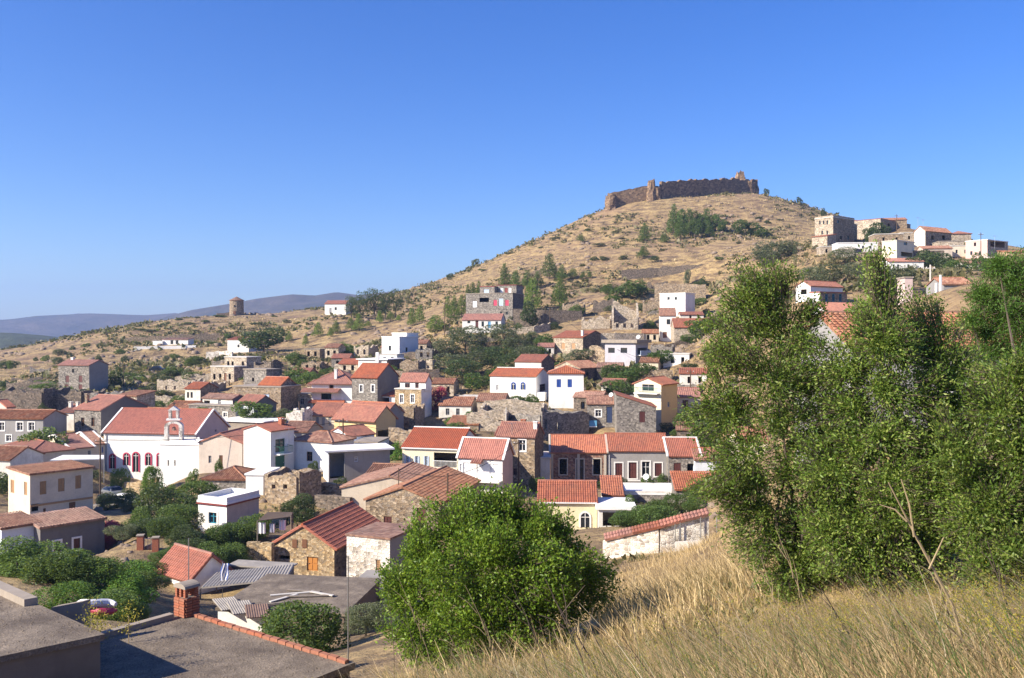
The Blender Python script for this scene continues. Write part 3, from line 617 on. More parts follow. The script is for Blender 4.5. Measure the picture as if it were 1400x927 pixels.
H('ruined_house','roofless dark stone ruin at the foot of the dry hill',-20,58,'8',566,533,168,8,'none','stone_dark',cat='ruin',hL=(.9,1),amp=.12)
H('ruined_house','jagged dark ruin beside the round green bush',70,112,'7',560,537,170,10,'none','stone_dark',cat='ruin',amp=.3)
H('house','pink gabled house peeping out at the village edge',-12,9,20,570,556,150,30,'gR','pink_plaster',tile='tile',rh=1.0)
# --- church and its neighbours
h_church = H('church','white church with long red roof and pink arched windows',142,268,312,662,592,130,9,'gL','white',wallR='pink_plaster',tile='tile_new',rh=3.0,ov=.35,cat='church',verge='trim_white',wins=[('L','a:pink',631,19,6.5,154),('L','a:pink',628,16,6.5,173),('L','a:pink',632,26,7.5,186),('L','a:pink',628,16,6.5,203),('L','a:pink',629,17,4,217.5),('R','o',588,4,2.5,285,290,295)])
h_cblock = H('house','blank white walled block in front of the church',218,272,'5',672,609,121,10,'flat','white',tile='slab_white',wins=[('L','o',633,8,2,230,239)])
H('house','row cottage with three blue windows and hipped red roof',3,42,100,640,619,122,42,'hip','white_old',wallR='cream',tile='tile',wins=[('L','w:blue+t',626,9,4,10,22,34)])
H('house','red roofed cream house with white gutters behind the canopy',55,97,128,640,613,128,48,'gR','cream',tile='tile',rh=1.2,verge='trim_white',wins=[('R','w:grey',619,6,4,122)])
H('house','red roofed cream house with white verge touching the church',95,128,143,648,607,131,46,'gR','cream',tile='tile_old',rh=1.3,verge='trim_white',wins=[('R','w:blue',615,8,2,140)])
h_cream = H('house','two storey cream house with brown shutters and red sloping roof','5.5',41,127,714,648,90,40,'sR','cream',tile='tile_old',rh=.15,wins=[('L','s:tan',665,18,5,17),('L','s:tan',668,18,4,35),('R','s:tan',667,18,9,59),('R','s:tan',663,18,9,84),('R','s:tan',659,18,8,107),('R','w:brown',699,8,4,61),('R','d:brown',692,11,9,99),('R','o',694,10,10,48)])
H('house','shaded white house with tiled roof at the foot of the cream house','4',2,54,790,722,74,40,'sR','blue_white',tile='tile_old',rh=.35)
H('house','low dark cement house with red roof and two shuttered windows','4',55,143,778,721,75,42,'sR','dark_cement',tile='tile_brown',rh=.35,wins=[('R','s:maroon+t',748,16,9,78),('R','s:maroon+t',744,16,9,105)])  # grey walls coloured darker, with their shade painted in
H('cottage','peach gable fronted house with two windows below the church',272,331,'10',648,605,118,8,'gR','peach',tile='tile',rh=1.15,wins=[('L','w:grey',628,10,4,287),('L','s:brown',630,15,5,302)])
h_green = H('house','tall white house with green shutters and a balcony',333,370,402,648,589,115,30,'gR','white',tile='tile_new',rh=.7,wins=[('R','w:green',609,18,13,383),('R','d:green',633,20,13,383)],chim=[(.8,.3,.6,.7,'brick')])
H('house','white house with old red hipped roof and one brown window',400,454,484,646,604,117,24,'hip','white',wallR='white_old',tile='tile_old',verge='trim_white',wins=[('L','w:brown',624,13,8,423)])
H('house','low red roofed house behind the old hipped roof',447,478,512,612,596,131,40,'gR','blue_white',tile='tile',rh=1.1,wins=[('R','w',603,7,4,497)])
h_grey = H('house','grey flat roofed house with white slab and deep dark porch','4.5',449,533,660,618,110,70,'flat','blue_white',wallR='grey_cement',tile='slab_white',ov=.5,wins=[('R','o',637,34,20,461),('R','w',628,7,5,487),('R','w',634,6,7,514)])
H('cottage','stone cottage with low red hip roof below the peach house',276,336,'6',674,655,106,6,'hip','stone_grey',tile='tile_old',rh=1.0)
H('house','plain white wall block beside the stone cottage',336,360,'5',676,650,103,6,'flat','white',tile='slab_white')
h_blue = H('house','white flat roofed house with one blue window and red cornice',271,310,354,733,690,86,24,'flat','white',wallR='peach',tile='slab_white',ov=.1,par=.45,parm='white',wins=[('L','w:teal+t',708,15,11,291)])
H('ruined_house','roofless stone ruin with sunlit front and dark yard',364,407,437,692,648,99,28,'none','stone',cat='ruin',hL=(1,.75),hR=(1,1),wins=[('L','o',665,6,7,376,392)])
# --- middle of the village
h_bal = H('house','red roofed house with stacked tiled verandas and white ground floor',426,481,'8',562,523,168,10,'hip','white',tile='tile',rh=2.2,ov=.6,wins=[('L','o',527,8,6,453),('L','o',542,8,14,446),('L','w',555,8,5,430,446),('L','w',553,3,3,456)],chim=[(.15,.45,.5,.3,'white')])
H('house','tall grey stone house with two narrow windows and dark gable',481,516,545,556,516,163,24,'gL','stone_grey',wallR='dark_cement',tile='tile',rh=2.4,wins=[('L','w:grey+t',531,9,4,494,510)])  # darker right wall colour paints in the shaded gable
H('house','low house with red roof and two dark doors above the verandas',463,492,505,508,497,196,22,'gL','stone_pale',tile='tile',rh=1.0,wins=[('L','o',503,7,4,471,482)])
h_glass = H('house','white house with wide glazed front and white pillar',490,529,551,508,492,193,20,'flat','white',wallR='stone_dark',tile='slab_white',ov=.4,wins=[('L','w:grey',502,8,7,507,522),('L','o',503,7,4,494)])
H('house','small white cottage with red roof among trees',395,421,'6',524,511,202,10,'gL','white',wallR='stone',tile='tile_orange',rh=1.2,wins=[('L','w',516,6,5,401,412)])
h_cube = H('house','white cube house with one small window and roof room',522,546,572,489,461,222,32,'flat','white',wallR='blue_white',tile='slab_white',wins=[('L','w',476,7,3.5,533),('R','w',478,6,3,556)])
H('house','white roof room set on the cube house',536,556,572,462,456,226,32,'flat','white',tile='slab_white',fnd=.3,into=h_cube)
H('house','small stone house tucked below the verandas with a grey window',400,427,'6',562,540,170,12,'flat','stone_pale',tile='concrete',wins=[('L','w:grey',549,8,5,413)])
h_pinkw = H('house','narrow white house with stone front and two white framed windows',540,576,590,572,533,160,22,'flat','stone_gold',wallR='white',tile='concrete_pale',wins=[('L','w:white+t',545,11,4.5,549,564)])
H('house','white top floor with red roof on the narrow stone fronted house',547,582,590,533,521,161,22,'gL','white',tile='tile',rh=1.2,fnd=.2,into=h_pinkw,wins=[('L','w:maroon',527,6,7,557),('L','w:maroon',527,7,5,570)])
H('house','porch house with small red roof beside the narrow stone front',517,541,'5',556,541,164,14,'sL','white',tile='tile',rh=.9,wins=[('L','o',547,7,10,527)])
H('ruined_house','broken stone house under the narrow white house',531,566,'6',590,558,153,10,'none','stone',cat='ruin',wins=[('L','o',578,14,8,556)])
H('house','pale house with orange red roof and grey shutters',421,457,'8',587,568,149,12,'gL','cream',tile='tile_orange',rh=1.9,wins=[('L','s:grey',576,12,4,434,442,451)])
h_yell = H('house','long peach yellow house with orange roof and dark porch',457,514,541,609,573,141,30,'gL','yellow',tile='tile_orange',rh=1.9,ov=.6,wins=[('R','o',598,20,15,524)])
H('house','raised orange roof gable behind the long yellow house',470,527,'5',575,566,147,30,'gL','grey_cement',tile='tile_orange',rh=1.6,into=h_yell)
h_d1 = H('house','pale yellow house with blue shutters and recessed balcony',550,626,655,654,613,112,14,'gL','pale_yellow',wallR='white',tile='tile_new',rh=2.0,cap='trim_white',wins=[('L','w:paleblue+Spaleblue',630,13,3.5,557,570,583),('L','o',629,20,32,609)])
h_d2 = H('house','white house with white doors balcony and little tiled awning',627,687,701,676,626,107,16,'gL','white',wallR='pink_plaster',tile='tile_new',rh=2.0,cap='trim_white',verge='trim_white',wins=[('L','d:white',640,15,14,640),('L','d:white',643,22,9,656),('L','d:white',641,14,12,675),('L','w',639,10,3,630)])
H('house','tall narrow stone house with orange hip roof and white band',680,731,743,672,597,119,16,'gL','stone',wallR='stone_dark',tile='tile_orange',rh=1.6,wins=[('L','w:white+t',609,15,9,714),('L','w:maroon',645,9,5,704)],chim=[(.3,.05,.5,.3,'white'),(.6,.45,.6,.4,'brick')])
H('house','low white house with dark red roof and two french doors',600,644,'6',571,554,160,10,'gL','white_old',tile='tile_old',rh=1.2,wins=[('L','w:grey',563,9,5,612,626)])
H('shed','small brown roofed stone shed beside the orange chimney stack',612,654,'6',588,580,146,15,'gL','stone',tile='tile_brown',rh=1.0,cat='shed')
H('ruined_house','pale stone ruin with a black doorway in the village centre',655,740,'8',586,556,150,8,'none','stone_pale',cat='ruin',hL=(1.1,.8),wins=[('L','o',579,10,6,685)])
H('ruined_house','large grey stone ruin with sloping top beside the row of houses',694,740,804,602,566,143,55,'none','stone_grey',cat='ruin',hR=(1.05,.95),hL=(.95,.8),amp=.06,wins=[('R','o',580,14,5,745),('R','o',582,10,4,762)])
h_arch = H('house','white house with two arched blue windows and red roof',670,733,751,548,514,171,18,'gL','white',tile='tile_orange',rh=1.3,cap='trim_white',wins=[('L','w',530,7,3,680),('L','a:blue',528,9,4,702),('L','a:blue',528,9,4,715),('R','w:maroon',530,10,8,742)])
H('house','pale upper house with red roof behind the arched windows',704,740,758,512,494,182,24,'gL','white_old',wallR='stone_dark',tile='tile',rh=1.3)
h_bs = H('house','square white house with two blue shutters and hipped orange roof',750,798,'7',558,510,164,4,'hip','white',tile='tile_orange',rh=1.2,wins=[('L','s:blue',524,11,6,764,779)])
H('house','long stone barn with pale tiles behind the blue shuttered house',757,793,823,520,503,188,45,'gR','stone_pale',wallR='stone_dark',tile='tile_old',rh=1.4,wins=[('R','o',511,6,3,803)])  # right wall is the same stone with shade painted in as darker colour
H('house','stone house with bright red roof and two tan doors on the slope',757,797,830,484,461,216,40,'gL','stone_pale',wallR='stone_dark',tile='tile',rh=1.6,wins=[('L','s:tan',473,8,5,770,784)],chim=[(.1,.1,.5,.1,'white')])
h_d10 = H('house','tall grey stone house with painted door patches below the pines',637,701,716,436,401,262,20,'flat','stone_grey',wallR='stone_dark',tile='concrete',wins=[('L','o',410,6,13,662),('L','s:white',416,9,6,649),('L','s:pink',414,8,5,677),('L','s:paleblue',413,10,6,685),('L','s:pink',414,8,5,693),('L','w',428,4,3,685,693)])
H('house','left roof room with red edge on the tall grey house',656,676,'5',402,392,266,20,'flat','stone_grey',tile='p_red',fnd=.2,into=h_d10,wins=[('L','s:paleblue',398,5,7,665)])
H('house','right roof room with red doors on the tall grey house',680,706,'6',401,390,266,20,'flat','stone_grey',tile='p_red',fnd=.2,into=h_d10,wins=[('L','s:white',397,7,4,686,697),('L','d:red',397,7,4,692)])
H('house','half stone half white house with dark red roof below the tall grey house',632,685,'8',457,437,242,8,'gL','white',tile='tile',rh=1.7,wins=[('L','w',440,4,4,641),('L','d:maroon',443,10,4,652),('L','w',443,7,3.5,660,679),('L','d:skyblue',444,9,4,669)])
# --- slope under the castle
H('ruined_house','collapsed house with a pale window wall and broken gables',838,872,'7',451,434,232,6,'none','stone_pale',cat='ruin',hL=(.9,.5),hBL=(1.6,2.4),hBR=(1.1,2.0),hR=(1.2,2.2),wins=[('L','o',445,6,4,844,854,864)])
H('ruined_house','heap like ruin of pale walls beside the collapsed house',796,834,'8',450,436,238,8,'none','stone_pale',cat='ruin',amp=.35)
H('ruined_house','ruined stone house with dark doorway above the round bush',886,912,'6',402,386,300,10,'none','stone_dark',cat='ruin',wins=[('L','o',391,7,5,893)])
H('house','white house with two tiny windows and flat roof on the slope',902,937,950,434,401,240,38,'flat','white',tile='slab_white',wins=[('L','w',408,4,3.5,914,924)])
H('house','lower white house with brown door under the tiny windows',902,924,'6',466,431,226,8,'sL','white',tile='tile_brown',rh=2,wins=[('L','d:brown',458,8,5.5,909),('L','w:tan',440,7,5,914)])
H('house','long low house with wide red roof beside the almond tree',922,990,'6',468,447,220,2,'gL','stone_pale',tile='tile',rh=2.2)
H('house','low pale house with a strip of red roof above the wide red roof',930,962,'5',436,430,236,4,'gL','white_old',tile='tile',rh=.8,wins=[('L','o',433,4,3,944,955)])
h_lav = H('house','lavender grey flat roofed house with two windows and blue balcony',827,869,886,500,469,196,34,'flat','lavender',tile='concrete',ov=.6,th=.7,wins=[('L','w:grey',479,7,9,836,853),('R','o',480,9,13,878)])
h_yel2 = H('house','narrow yellow house with gable and green railed balcony',867,904,926,588,525,152,36,'gR','pale_yellow',wallR='yellow',tile='tile_orange',rh=1.0,ov=.4,wins=[('L','w:grey',530,9,16,886),('R','w:paleblue',553,7,2.5,914),('R','w:paleblue',560,7,2.5,914)])
H('house','small cream house with red roof and brown door beside the yellow house',925,958,'6',566,542,161,4,'gL','cream',tile='tile',rh=1.4,wins=[('L','s:maroon',554,14,8,937)])
h_e6 = H('house','grey stone house with white framed window and red roof edge',803,843,'6',584,552,149,6,'gL','stone_grey',tile='tile_old',rh=1.1,wins=[('L','w:white+t',565,9,8,818),('L','d:navy',567,22,8,833)])
H('house','grey stone house with slanting roofline and one brown shutter',843,897,'8',600,556,143,3,'sR','stone_grey',tile='tile',rh=2.0,ov=.1,wins=[('L','s:maroon',570,15,8,878)])
# --- the row in front
h_f1 = H('house','pinkish stone row house with three tall open windows',753,829,'8',668,618,124,2,'gL','stone_red',tile='tile_orange',rh=1.9,verge='trim_stone',wins=[('L','o+ts',638,21,10,770,816),('L','w:navy+ts',642,28,10,793)])
h_f2 = H('house','grey row house with four maroon shutters and white surrounds',830,914,'8',660,616,124,2,'gL','grey_cement',wallR='white',tile='tile',rh=1.9,wins=[('L','s:maroon+t',642,18,10,846,900),('L','d:maroon+t',643,22,11,865),('L','w:white+t',641,20,11,883)])
H('house','stone end house of the row with newer red roof',914,957,'8',657,623,122,2,'gL','stone_grey',tile='tile_new',rh=2.0,cap='trim_white',verge='trim_white',wins=[('L','s:maroon',640,14,10,926),('L','o',641,14,11,945)])
H('house','small low house with orange roof against the end of the row',950,985,'5',660,628,121,2,'gL','blue_white',tile='tile_orange',rh=1.2)
h_f5 = H('house','low ochre house with corrugated tile roof below the row',736,816,'6.5',728,686,97,3,'gL','pale_yellow',wallR='grey_cement',tile='tile',rh=1.7,wins=[('L','a:white',711,20,12,800)])
H('house','cream house seen through the almond branches',1010,1050,'6',655,602,105,4,'gL','pale_yellow',tile='tile_old',rh=1.2,wins=[('L','o',616,10,8,1022,1040)])
# --- lower left, near
h_red = H('cottage','white cottage with ribbed red roof beside the metal canopy',215,263,314,816,789,60,38,'gL','white',tile='tile_new',rh=1.25,ov=.35,cap='tile_orange',wins=[('L','w:teal',808,10,9,240)])
h_gold = H('cottage','golden stone gable cottage with brown shutters and orange door',372,457,520,800,748,75,14,'gR','stone_gold',wallR='stone_dark',tile='tile_new',rh=1.75,ov=.3,wins=[('L','d:orange',771,19,15,427),('L','o',762,5,15,389)])  # side under the roof: shade painted in by a darker stone colour
h_wst = H('cottage','whitewashed rough stone house with one small window',474,533,572,812,738,66,22,'flat','stone_white',wallR='grey_cement',tile='tile_brown',ov=.08,th=.15,wins=[('L','s:tan',774,17,6,517)])
h_c14 = H('house','beige plastered house with broad gable and brown tile roof',467,600,'10',712,669,95,8,'gR','beige',tile='tile_old',rh=1.3,ov=.2)
h_c14b = H('house','rubble stone house with maroon door and wide tiled roof',500,602,655,738,687,86,14,'gR','stone',tile='tile_brown',rh=1.35,ov=.2,wins=[('L','s:maroon',713,14,11,530),('L','d:maroon',705,21,12,576)])
# --- right ridge town
h_g1 = H('house','three storey pale stone house on the ridge with nine small windows',1114,1139,1168,334,297,282,52,'flat','stone_pale',wallR='stone',tile='concrete_pale',par=.5,wins=[('L','w',304,5,2,1121,1126,1131),('L','w',318,5,2,1124,1131),('R','w',303,4,3,1146),('R','w',325,5,3,1150,1160)])
H('house','small stone annex with red roof below the ridge house',1110,1131,1143,336,322,275,50,'sL','stone_pale',tile='tile',rh=.8)
H('house','long pale stone house high on the ridge with broken red edge',1166,1204,1246,322,299,302,46,'flat','stone_pale',wallR='stone',tile='p_red',ov=.05,wins=[('R','o',308,5,3,1215,1225,1236)])
H('house','square stone house with two dark doors on the ridge',1196,1235,'7',337,320,262,8,'flat','stone',tile='concrete_pale',wins=[('L','o',328,7,3,1208,1226)])
H('house','long low white house below the square stone house',1145,1200,'6',344,332,252,6,'flat','white',tile='slab_white',wins=[('L','w',338,4,3,1180,1190)])
H('house','low stone house below the long white ridge house',1142,1168,1180,352,340,242,42,'flat','stone_grey',tile='concrete')
H('house','cream yellow house with white awning on the ridge',1206,1226,1250,356,329,232,52,'flat','pale_yellow',tile='concrete_pale',wins=[('R','w',333,4,5,1238),('R','o',348,6,16,1240)])
H('house','white house with red roof and blue windows below the awning',1215,1263,'7',372,357,212,4,'gL','white',tile='tile_orange',rh=1.0,wins=[('L','w:blue',365,7,3,1222,1228,1242)])
H('house','stone house with tan gable roof on the right ridge',1250,1265,1301,338,315,262,60,'gR','white_old',wallR='stone',tile='tile_old',rh=1.5,wins=[('R','o',325,6,4,1275,1290)])
H('house','pale house with small red hip roof on the right ridge',1302,1328,'6',332,319,272,6,'hip','stone_pale',tile='tile',rh=1.0)
H('house','pale pink house with pergola at the end of the ridge',1320,1350,1378,352,328,242,56,'flat','pink_plaster',wallR='stone_pale',tile='slab_white',wins=[('L','o',334,5,3,1333),('L','w',346,5,3,1328,1340),('R','o',334,8,20,1364)])
H('house','low stone house under the tan gable roof',1284,1318,'6',345,330,255,8,'flat','stone_pale',tile='concrete',wins=[('L','o',338,5,3,1296)])
H('house','low ochre house at the far right of the ridge',1378,1412,'6',362,344,222,6,'sL','stone_gold',tile='tile_old',rh=.8,wins=[('L','o',353,5,4,1388)])
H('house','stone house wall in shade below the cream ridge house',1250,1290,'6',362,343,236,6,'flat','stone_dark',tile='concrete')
H('house','white house with red strip roof at the top of the stacked houses',1088,1108,1152,412,390,158,56,'gR','white',tile='tile_orange',rh=.9,wins=[('L','o',399,7,8,1099)])
h_st = H('house','stone upper house with three teal shutters in the stacked group',1107,1121,1158,430,400,152,62,'flat','white',wallR='stone',tile='tile_orange',ov=.1,wins=[('R','w:teal',407,10,4,1130,1139.5,1149)])
H('house','white lower house with red porch roof in the stacked group',1117,1130,1176,452,424,147,64,'sR','white',tile='tile_orange',rh=1.2,ov=.3,wins=[('R','o',431,9,20,1147),('R','w:grey',443,8,4,1156)])
H('house','house with two orange roofs under the stacked group',1112,1140,1172,470,455,141,50,'gR','grey_cement',tile='tile_orange',rh=.9)
H('house','big grey sided house with weathered tile roof behind the almond trees',1165,1420,'9',600,472,42,1,'gL','grey_cement',wallR='grey_cement',tile='tile_old',rh=1.6,wins=[('L','w:white',540,30,24,1230,1300)])
H('house','pale narrow tower house behind the almond branches',1237,1248,'3',420,380,130,4,'flat','pink_plaster',tile='concrete')
H('house','low red roofed house beside the white flues behind the almonds',1290,1330,'6',420,388,120,4,'gL','grey_cement',tile='tile_old',rh=1.0)
# --- fillers between the named houses
def ruin(label, L, C, yb, yt, d, wall='stone', dep='6', **k): return H('ruined_house', label, L, C, dep, yb, yt, d, k.pop('a', 8), 'none', wall, cat='ruin', **k)
ruin('grey stone ruin right behind the orange roofed stone house',122,162,558,539,166,'stone_grey',amp=.2)
ruin('pale tumbled ruin under the round dark tree bank',204,250,558,543,174,'stone_pale',amp=.25,wins=[('L','o',551,6,4,222)])
ruin('patched white ruin pillar beside the black pole',393,414,592,562,146,'stone_white','4',amp=.2)
ruin('stone shell left of the collapsed house',770,798,430,416,262,'stone',amp=.3); ruin('stone shell right of the collapsed house',880,903,428,412,262,'stone',amp=.3); ruin('low stone shell above the collapsed house',812,838,424,411,268,'stone_dark',amp=.3)
ruin('small stone ruin on the bank under the lavender house',880,918,522,508,178,'stone',amp=.35); ruin('roofless stone cell beside the tall grey gabled house',548,572,506,494,192,'stone',amp=.25); ruin('broken stone cell among the olive trees',724,752,498,487,205,'stone_pale',amp=.35)
ruin('low dark ruin beside the jagged ruin',30,78,556,545,174,'stone_dark',amp=.3); ruin('stone shell under the two tier pale house',262,290,536,524,188,'stone_pale',amp=.3); ruin('rough stone yard shell left of the apse house',300,330,548,538,172,'stone',amp=.25)
H('shed','brown roofed shed in the lane behind the church',188,236,'5',586,569,151,14,'gL','stone',tile='tile_brown',rh=1.1,cat='shed',wins=[('L','o',578,8,5,200)])
H('house','pale narrow house end beside the pinkish row house',733,752,'6',670,627,122,2,'flat','white_old',tile='concrete_pale')
H('house','low stone house with red roof above the lane behind the church',226,262,'6',574,560,156,12,'gL','white_old',tile='tile_old',rh=1.2,wins=[('L','w:brown',567,7,4,236,250)])
H('house','small stone house with faded roof left of the brown roofed porch house',240,266,'5',578,563,152,16,'gL','stone_pale',tile='tile_old',rh=1.0,wins=[('L','o',571,7,4,252)])
H('house','grey cement house with red roof behind the concrete shed',386,420,'6',608,590,138,10,'gL','grey_cement',tile='tile_old',rh=1.2,wins=[('L','w:white',600,8,5,404)])
H('house','flat stone house between the hipped roof and the yellow porch',484,516,'6',625,606,127,8,'flat','blue_white',tile='concrete',wins=[('L','w:brown',616,9,5,498)])
H('house','stone house with brown roof below the stone garden wall',652,690,'6',562,548,160,8,'gL','stone_pale',tile='tile_brown',rh=1.1)
H('house','grey stone house with red roof left of the stone fronted house',584,606,'5',556,540,168,10,'gL','stone_dark',tile='tile_old',rh=1.2)
H('house','stone house with flat roof above the small porch house',505,532,'6',532,516,178,10,'flat','stone',tile='concrete',wins=[('L','o',524,6,4,514)])
H('house','beige house with flat roof under the ridge stone annex',1122,1150,'6',350,337,262,8,'flat','stone_pale',tile='concrete_pale',wins=[('L','o',343,5,3,1130,1142)])
H('house','tan house wedged behind the square ridge house',1232,1262,'6',334,318,272,8,'flat','stone_pale',tile='concrete_pale',wins=[('L','o',325,5,3,1243,1254)])
H('house','ochre house with red roof below the tan gable house',1262,1302,'6',353,339,246,8,'gL','peach',tile='tile_old',rh=.9,wins=[('L','o',346,5,3,1272,1290)])
H('house','beige house with flat roof left of the pergola house',1300,1328,'6',352,336,250,8,'flat','cream',tile='concrete_pale',wins=[('L','w',344,5,3,1308,1320)])
H('house','stone house stepping down right of the pergola house',1352,1384,'6',372,352,228,6,'flat','stone_pale',tile='concrete_pale',wins=[('L','o',361,6,3,1362,1374)])
H('house','white house low on the right ridge bank',1318,1352,'6',376,360,215,6,'gL','white_old',tile='tile_old',rh=.9,wins=[('L','w',368,6,3,1328,1340)])
H('house','stone house below the low white ridge house',1176,1206,'6',360,346,238,6,'flat','stone',tile='concrete',wins=[('L','o',353,5,3,1186,1197)])
H('house','stone house with pale roof behind the long ridge house',1208,1240,'6',312,300,310,10,'gL','stone',tile='tile_old',rh=1.0)
H('house','stone house on the ridge between the big house and the long house',1150,1172,'6',326,306,292,10,'flat','stone_pale',tile='concrete_pale',wins=[('L','o',315,5,3,1160)])
# --- sheds, terraces and carports
h_car = H('carport','open carport with thick white slab roof below the row',818,867,'5',722,697,95,3,'flat','white_old',tile='slab_white',ov=.25,th=.35,wins=[('L','o',710,19,38,843)],cat='carport')
H('terrace','white paved terrace block in front of the grey row house',852,926,'6',694,677,106,3,'flat','stone_grey',tile='slab_white',ov=.05,par=.25,parm='white_old',cat='terrace')
H('shed','stone lean to with bright orange tiles beside the terrace',924,988,'4',694,669,102,3,'sL','stone_grey',tile='tile_orange',rh=1.3,cat='shed',wins=[('L','o',684,14,12,965)])
H('shed','little orange tiled lean to between the ochre house and the terrace',824,852,'4',684,676,103,3,'sL','white_old',tile='tile_orange',rh=1.4,cat='shed')
H('shed','dark low shed with weathered grey sheet roof behind the canopy',316,392,402,800,778,62,12,'flat','dark_cement',tile='zinc',ov=.2,th=.1,cat='shed')
h_crf = H('shed','long white walled shed with a wide littered concrete roof',298,470,'6.5',884,842,46,8,'flat','brown_cement',tile='gravel',ov=.1,th=.15,cat='shed')
H('shed','tumbledown shed with grey sheet roof beside the whitewashed house',470,520,'5',835,815,52,8,'flat','dark_cement',tile='zinc',ov=.2,th=.08,cat='shed',wins=[('L','o',825,14,22,490)])
H('house','low stone house with brown roof between the ruin and the yellow house',500,552,'6',668,650,104,10,'gL','stone',tile='tile_brown',rh=.8)
H('ruined_house','whitewashed ruin front below the pale stone ruin',640,690,'5',590,566,146,6,'none','stone_pale',cat='ruin',amp=.2,hL=(.6,1))
H('house','dark shaded house with tiled roof at the left village edge',-40,14,'6',660,628,112,10,'gL','white_old',tile='tile_old',rh=1.2)
for s in SPEC:
    if 'into' not in s: anchors_of(s)
# ---------------------------------------------------------------- terrain mesh
TX, TW, TA = fit_terrain()
if 'CHECK' in globals():
    e = hgt(TA[:, 0], TA[:, 1])-TA[:, 2]; print('residual', np.abs(e).max(), np.argsort(-np.abs(e))[:12], np.sort(-np.abs(e))[:12])
# small infill houses and ruins wherever the lanes leave room
def infill(n):
    rg = random.Random(11); k = tries = 0
    looks = [('stone_pale', 'gL', 'tile_old'), ('stone', 'flat', 'concrete'), ('white_old', 'gL', 'tile'), ('stone_grey', 'none', ''), ('cream', 'gL', 'tile_brown'), ('stone', 'none', ''), ('stone_dark', 'gL', 'tile_old'), ('white', 'flat', 'concrete_pale'), ('stone_pale', 'none', ''), ('stone_grey', 'gL', 'tile')]
    words = {'stone_pale': 'pale stone', 'stone': 'brown stone', 'white_old': 'old white', 'stone_grey': 'grey stone', 'cream': 'cream', 'stone_dark': 'dark stone', 'white': 'white'}
    while k < n and tries < 6000:
        tries += 1; d = rg.uniform(112, 240); px = rg.uniform(-15, 955); x = (px-CX)/F*d; A, B, h = rg.uniform(3.6, 5.6), rg.uniform(3.8, 5), rg.uniform(2.2, 3.1)
        if (px < 262 and d > 166) or (110 < px < 225 and d < 130) or (585 < px < 745 and d > 182) or (px < 420 and d > 205) or (px > 690 and d > 225): continue
        cs = [s for s in SPEC if 'centre' in s]
        if any((s['centre'].x-x)**2+(s['centre'].y-d)**2 < (max(s['A'], s['B'])*.5+3.3)**2 for s in cs): continue
        z = hz(x, d); yb = HY-z/d*F; hp = (h+1)/d*F; bad = False
        for s in cs:
            c = s['centre']; spx = CX+c.x/c.y*F
            if c.y > d and abs(spx-px) < (s['A']*.5/c.y+3.2/d)*F and yb-hp < HY-s['c'].z/s['c'].y*F-.5*s['H']/c.y*F: bad = True
            if c.y < d and abs(spx-px) < s['A']*.4/c.y*F and yb-hp > HY-(s['c'].z+s['H'])/c.y*F: bad = True
        if bad: continue
        w, rf, tl = looks[k % len(looks)]; near = min(cs, key=lambda s: (s['centre'].x-x)**2+(s['centre'].y-d)**2)
        lab = ' '.join((words[w]+(' ruin' if rf == 'none' else ' hut')+' by the '+near['label']).split()[:16]); a = rg.uniform(6, 22)
        s = H('ruined_house' if rf == 'none' else 'house', lab, str(A), px+A*.45/d*F, str(B), yb, yb-h/d*F, d, a, rf, w, tile=tl, cat='ruin' if rf == 'none' else 'house', amp=.22, wins=[('L', 'o', yb-h*.5/d*F, 1.3/d*F, .7/d*F, px-A*.2/d*F, px+A*.2/d*F)], rh=.9 if rf == 'gL' else None, group='small houses filling the lanes')
        if rf == 'flat': s.pop('rh')
        c = s['c']; ar = s['a']; s['centre'] = c+Vector((-math.cos(ar), math.sin(ar), 0))*A*.5+Vector((math.sin(ar), math.cos(ar), 0))*B*.5; k += 1
    print('INFILL', k)
infill(34)
def axis(lo, hi, f):
    out = [0.0]; x = 0.0
    while x < hi: x += f(x); out.append(x)
    x = 0.0
    while x > lo: x -= f(-x); out.insert(0, x)
    return np.array(out)
gx = axis(-6000, 6000, lambda x: .45 if x < 12 else (.45+(x-12)*.018 if x < 400 else 60+(x-400)*.15))
gy = axis(-400, 6000, lambda y: .45 if y < 20 else (.45+(y-20)*.0078 if y < 620 else 30+(y-620)*.15))
GX, GY = np.meshgrid(gx, gy); TZ = hgt(GX.ravel(), GY.ravel())
def fbm(x, y, sc, o=4, seed=0):
    rg = np.random.default_rng(seed); z = np.zeros_like(x); amp = 1.0
    for i in range(o):
        for _ in range(3):
            an, ph = rg.random()*math.pi, rg.random()*6.28; z += amp*np.sin((x*np.cos(an)+y*np.sin(an))*sc*(.8+.5*rg.random())+ph+1.3*np.sin((x*np.sin(an)-y*np.cos(an))*sc*.6+ph*2))
        sc *= 2.1; amp *= .52
    return z/3
gxr, gyr = GX.ravel(), GY.ravel()
hill = np.clip((gyr-170)/120, 0, 1)*np.clip((640-gyr)/60, 0, 1)*np.clip((520-abs(gxr))/60, 0, 1)
relief = fbm(gxr, gyr, .09, 5, 3)*.75*hill+fbm(gxr, gyr, .5, 3, 5)*.10*np.clip((gyr-15)/40, 0, 1)*np.clip((700-gyr)/60, 0, 1)
TZ2 = TZ+relief
nx, ny = len(gx), len(gy); i = np.arange(nx*ny).reshape(ny, nx)
fc = np.stack([i[:-1, :-1], i[:-1, 1:], i[1:, 1:], i[1:, :-1]], -1).reshape(-1, 4)
gme = np_mesh('ground', np.c_[gxr, gyr, TZ2], fc, 'ground'); gme.polygons.foreach_set('use_smooth', [True]*len(gme.polygons))
gro = bpy.data.objects.new('ground', gme); COL.objects.link(gro); gro['kind'] = 'structure'
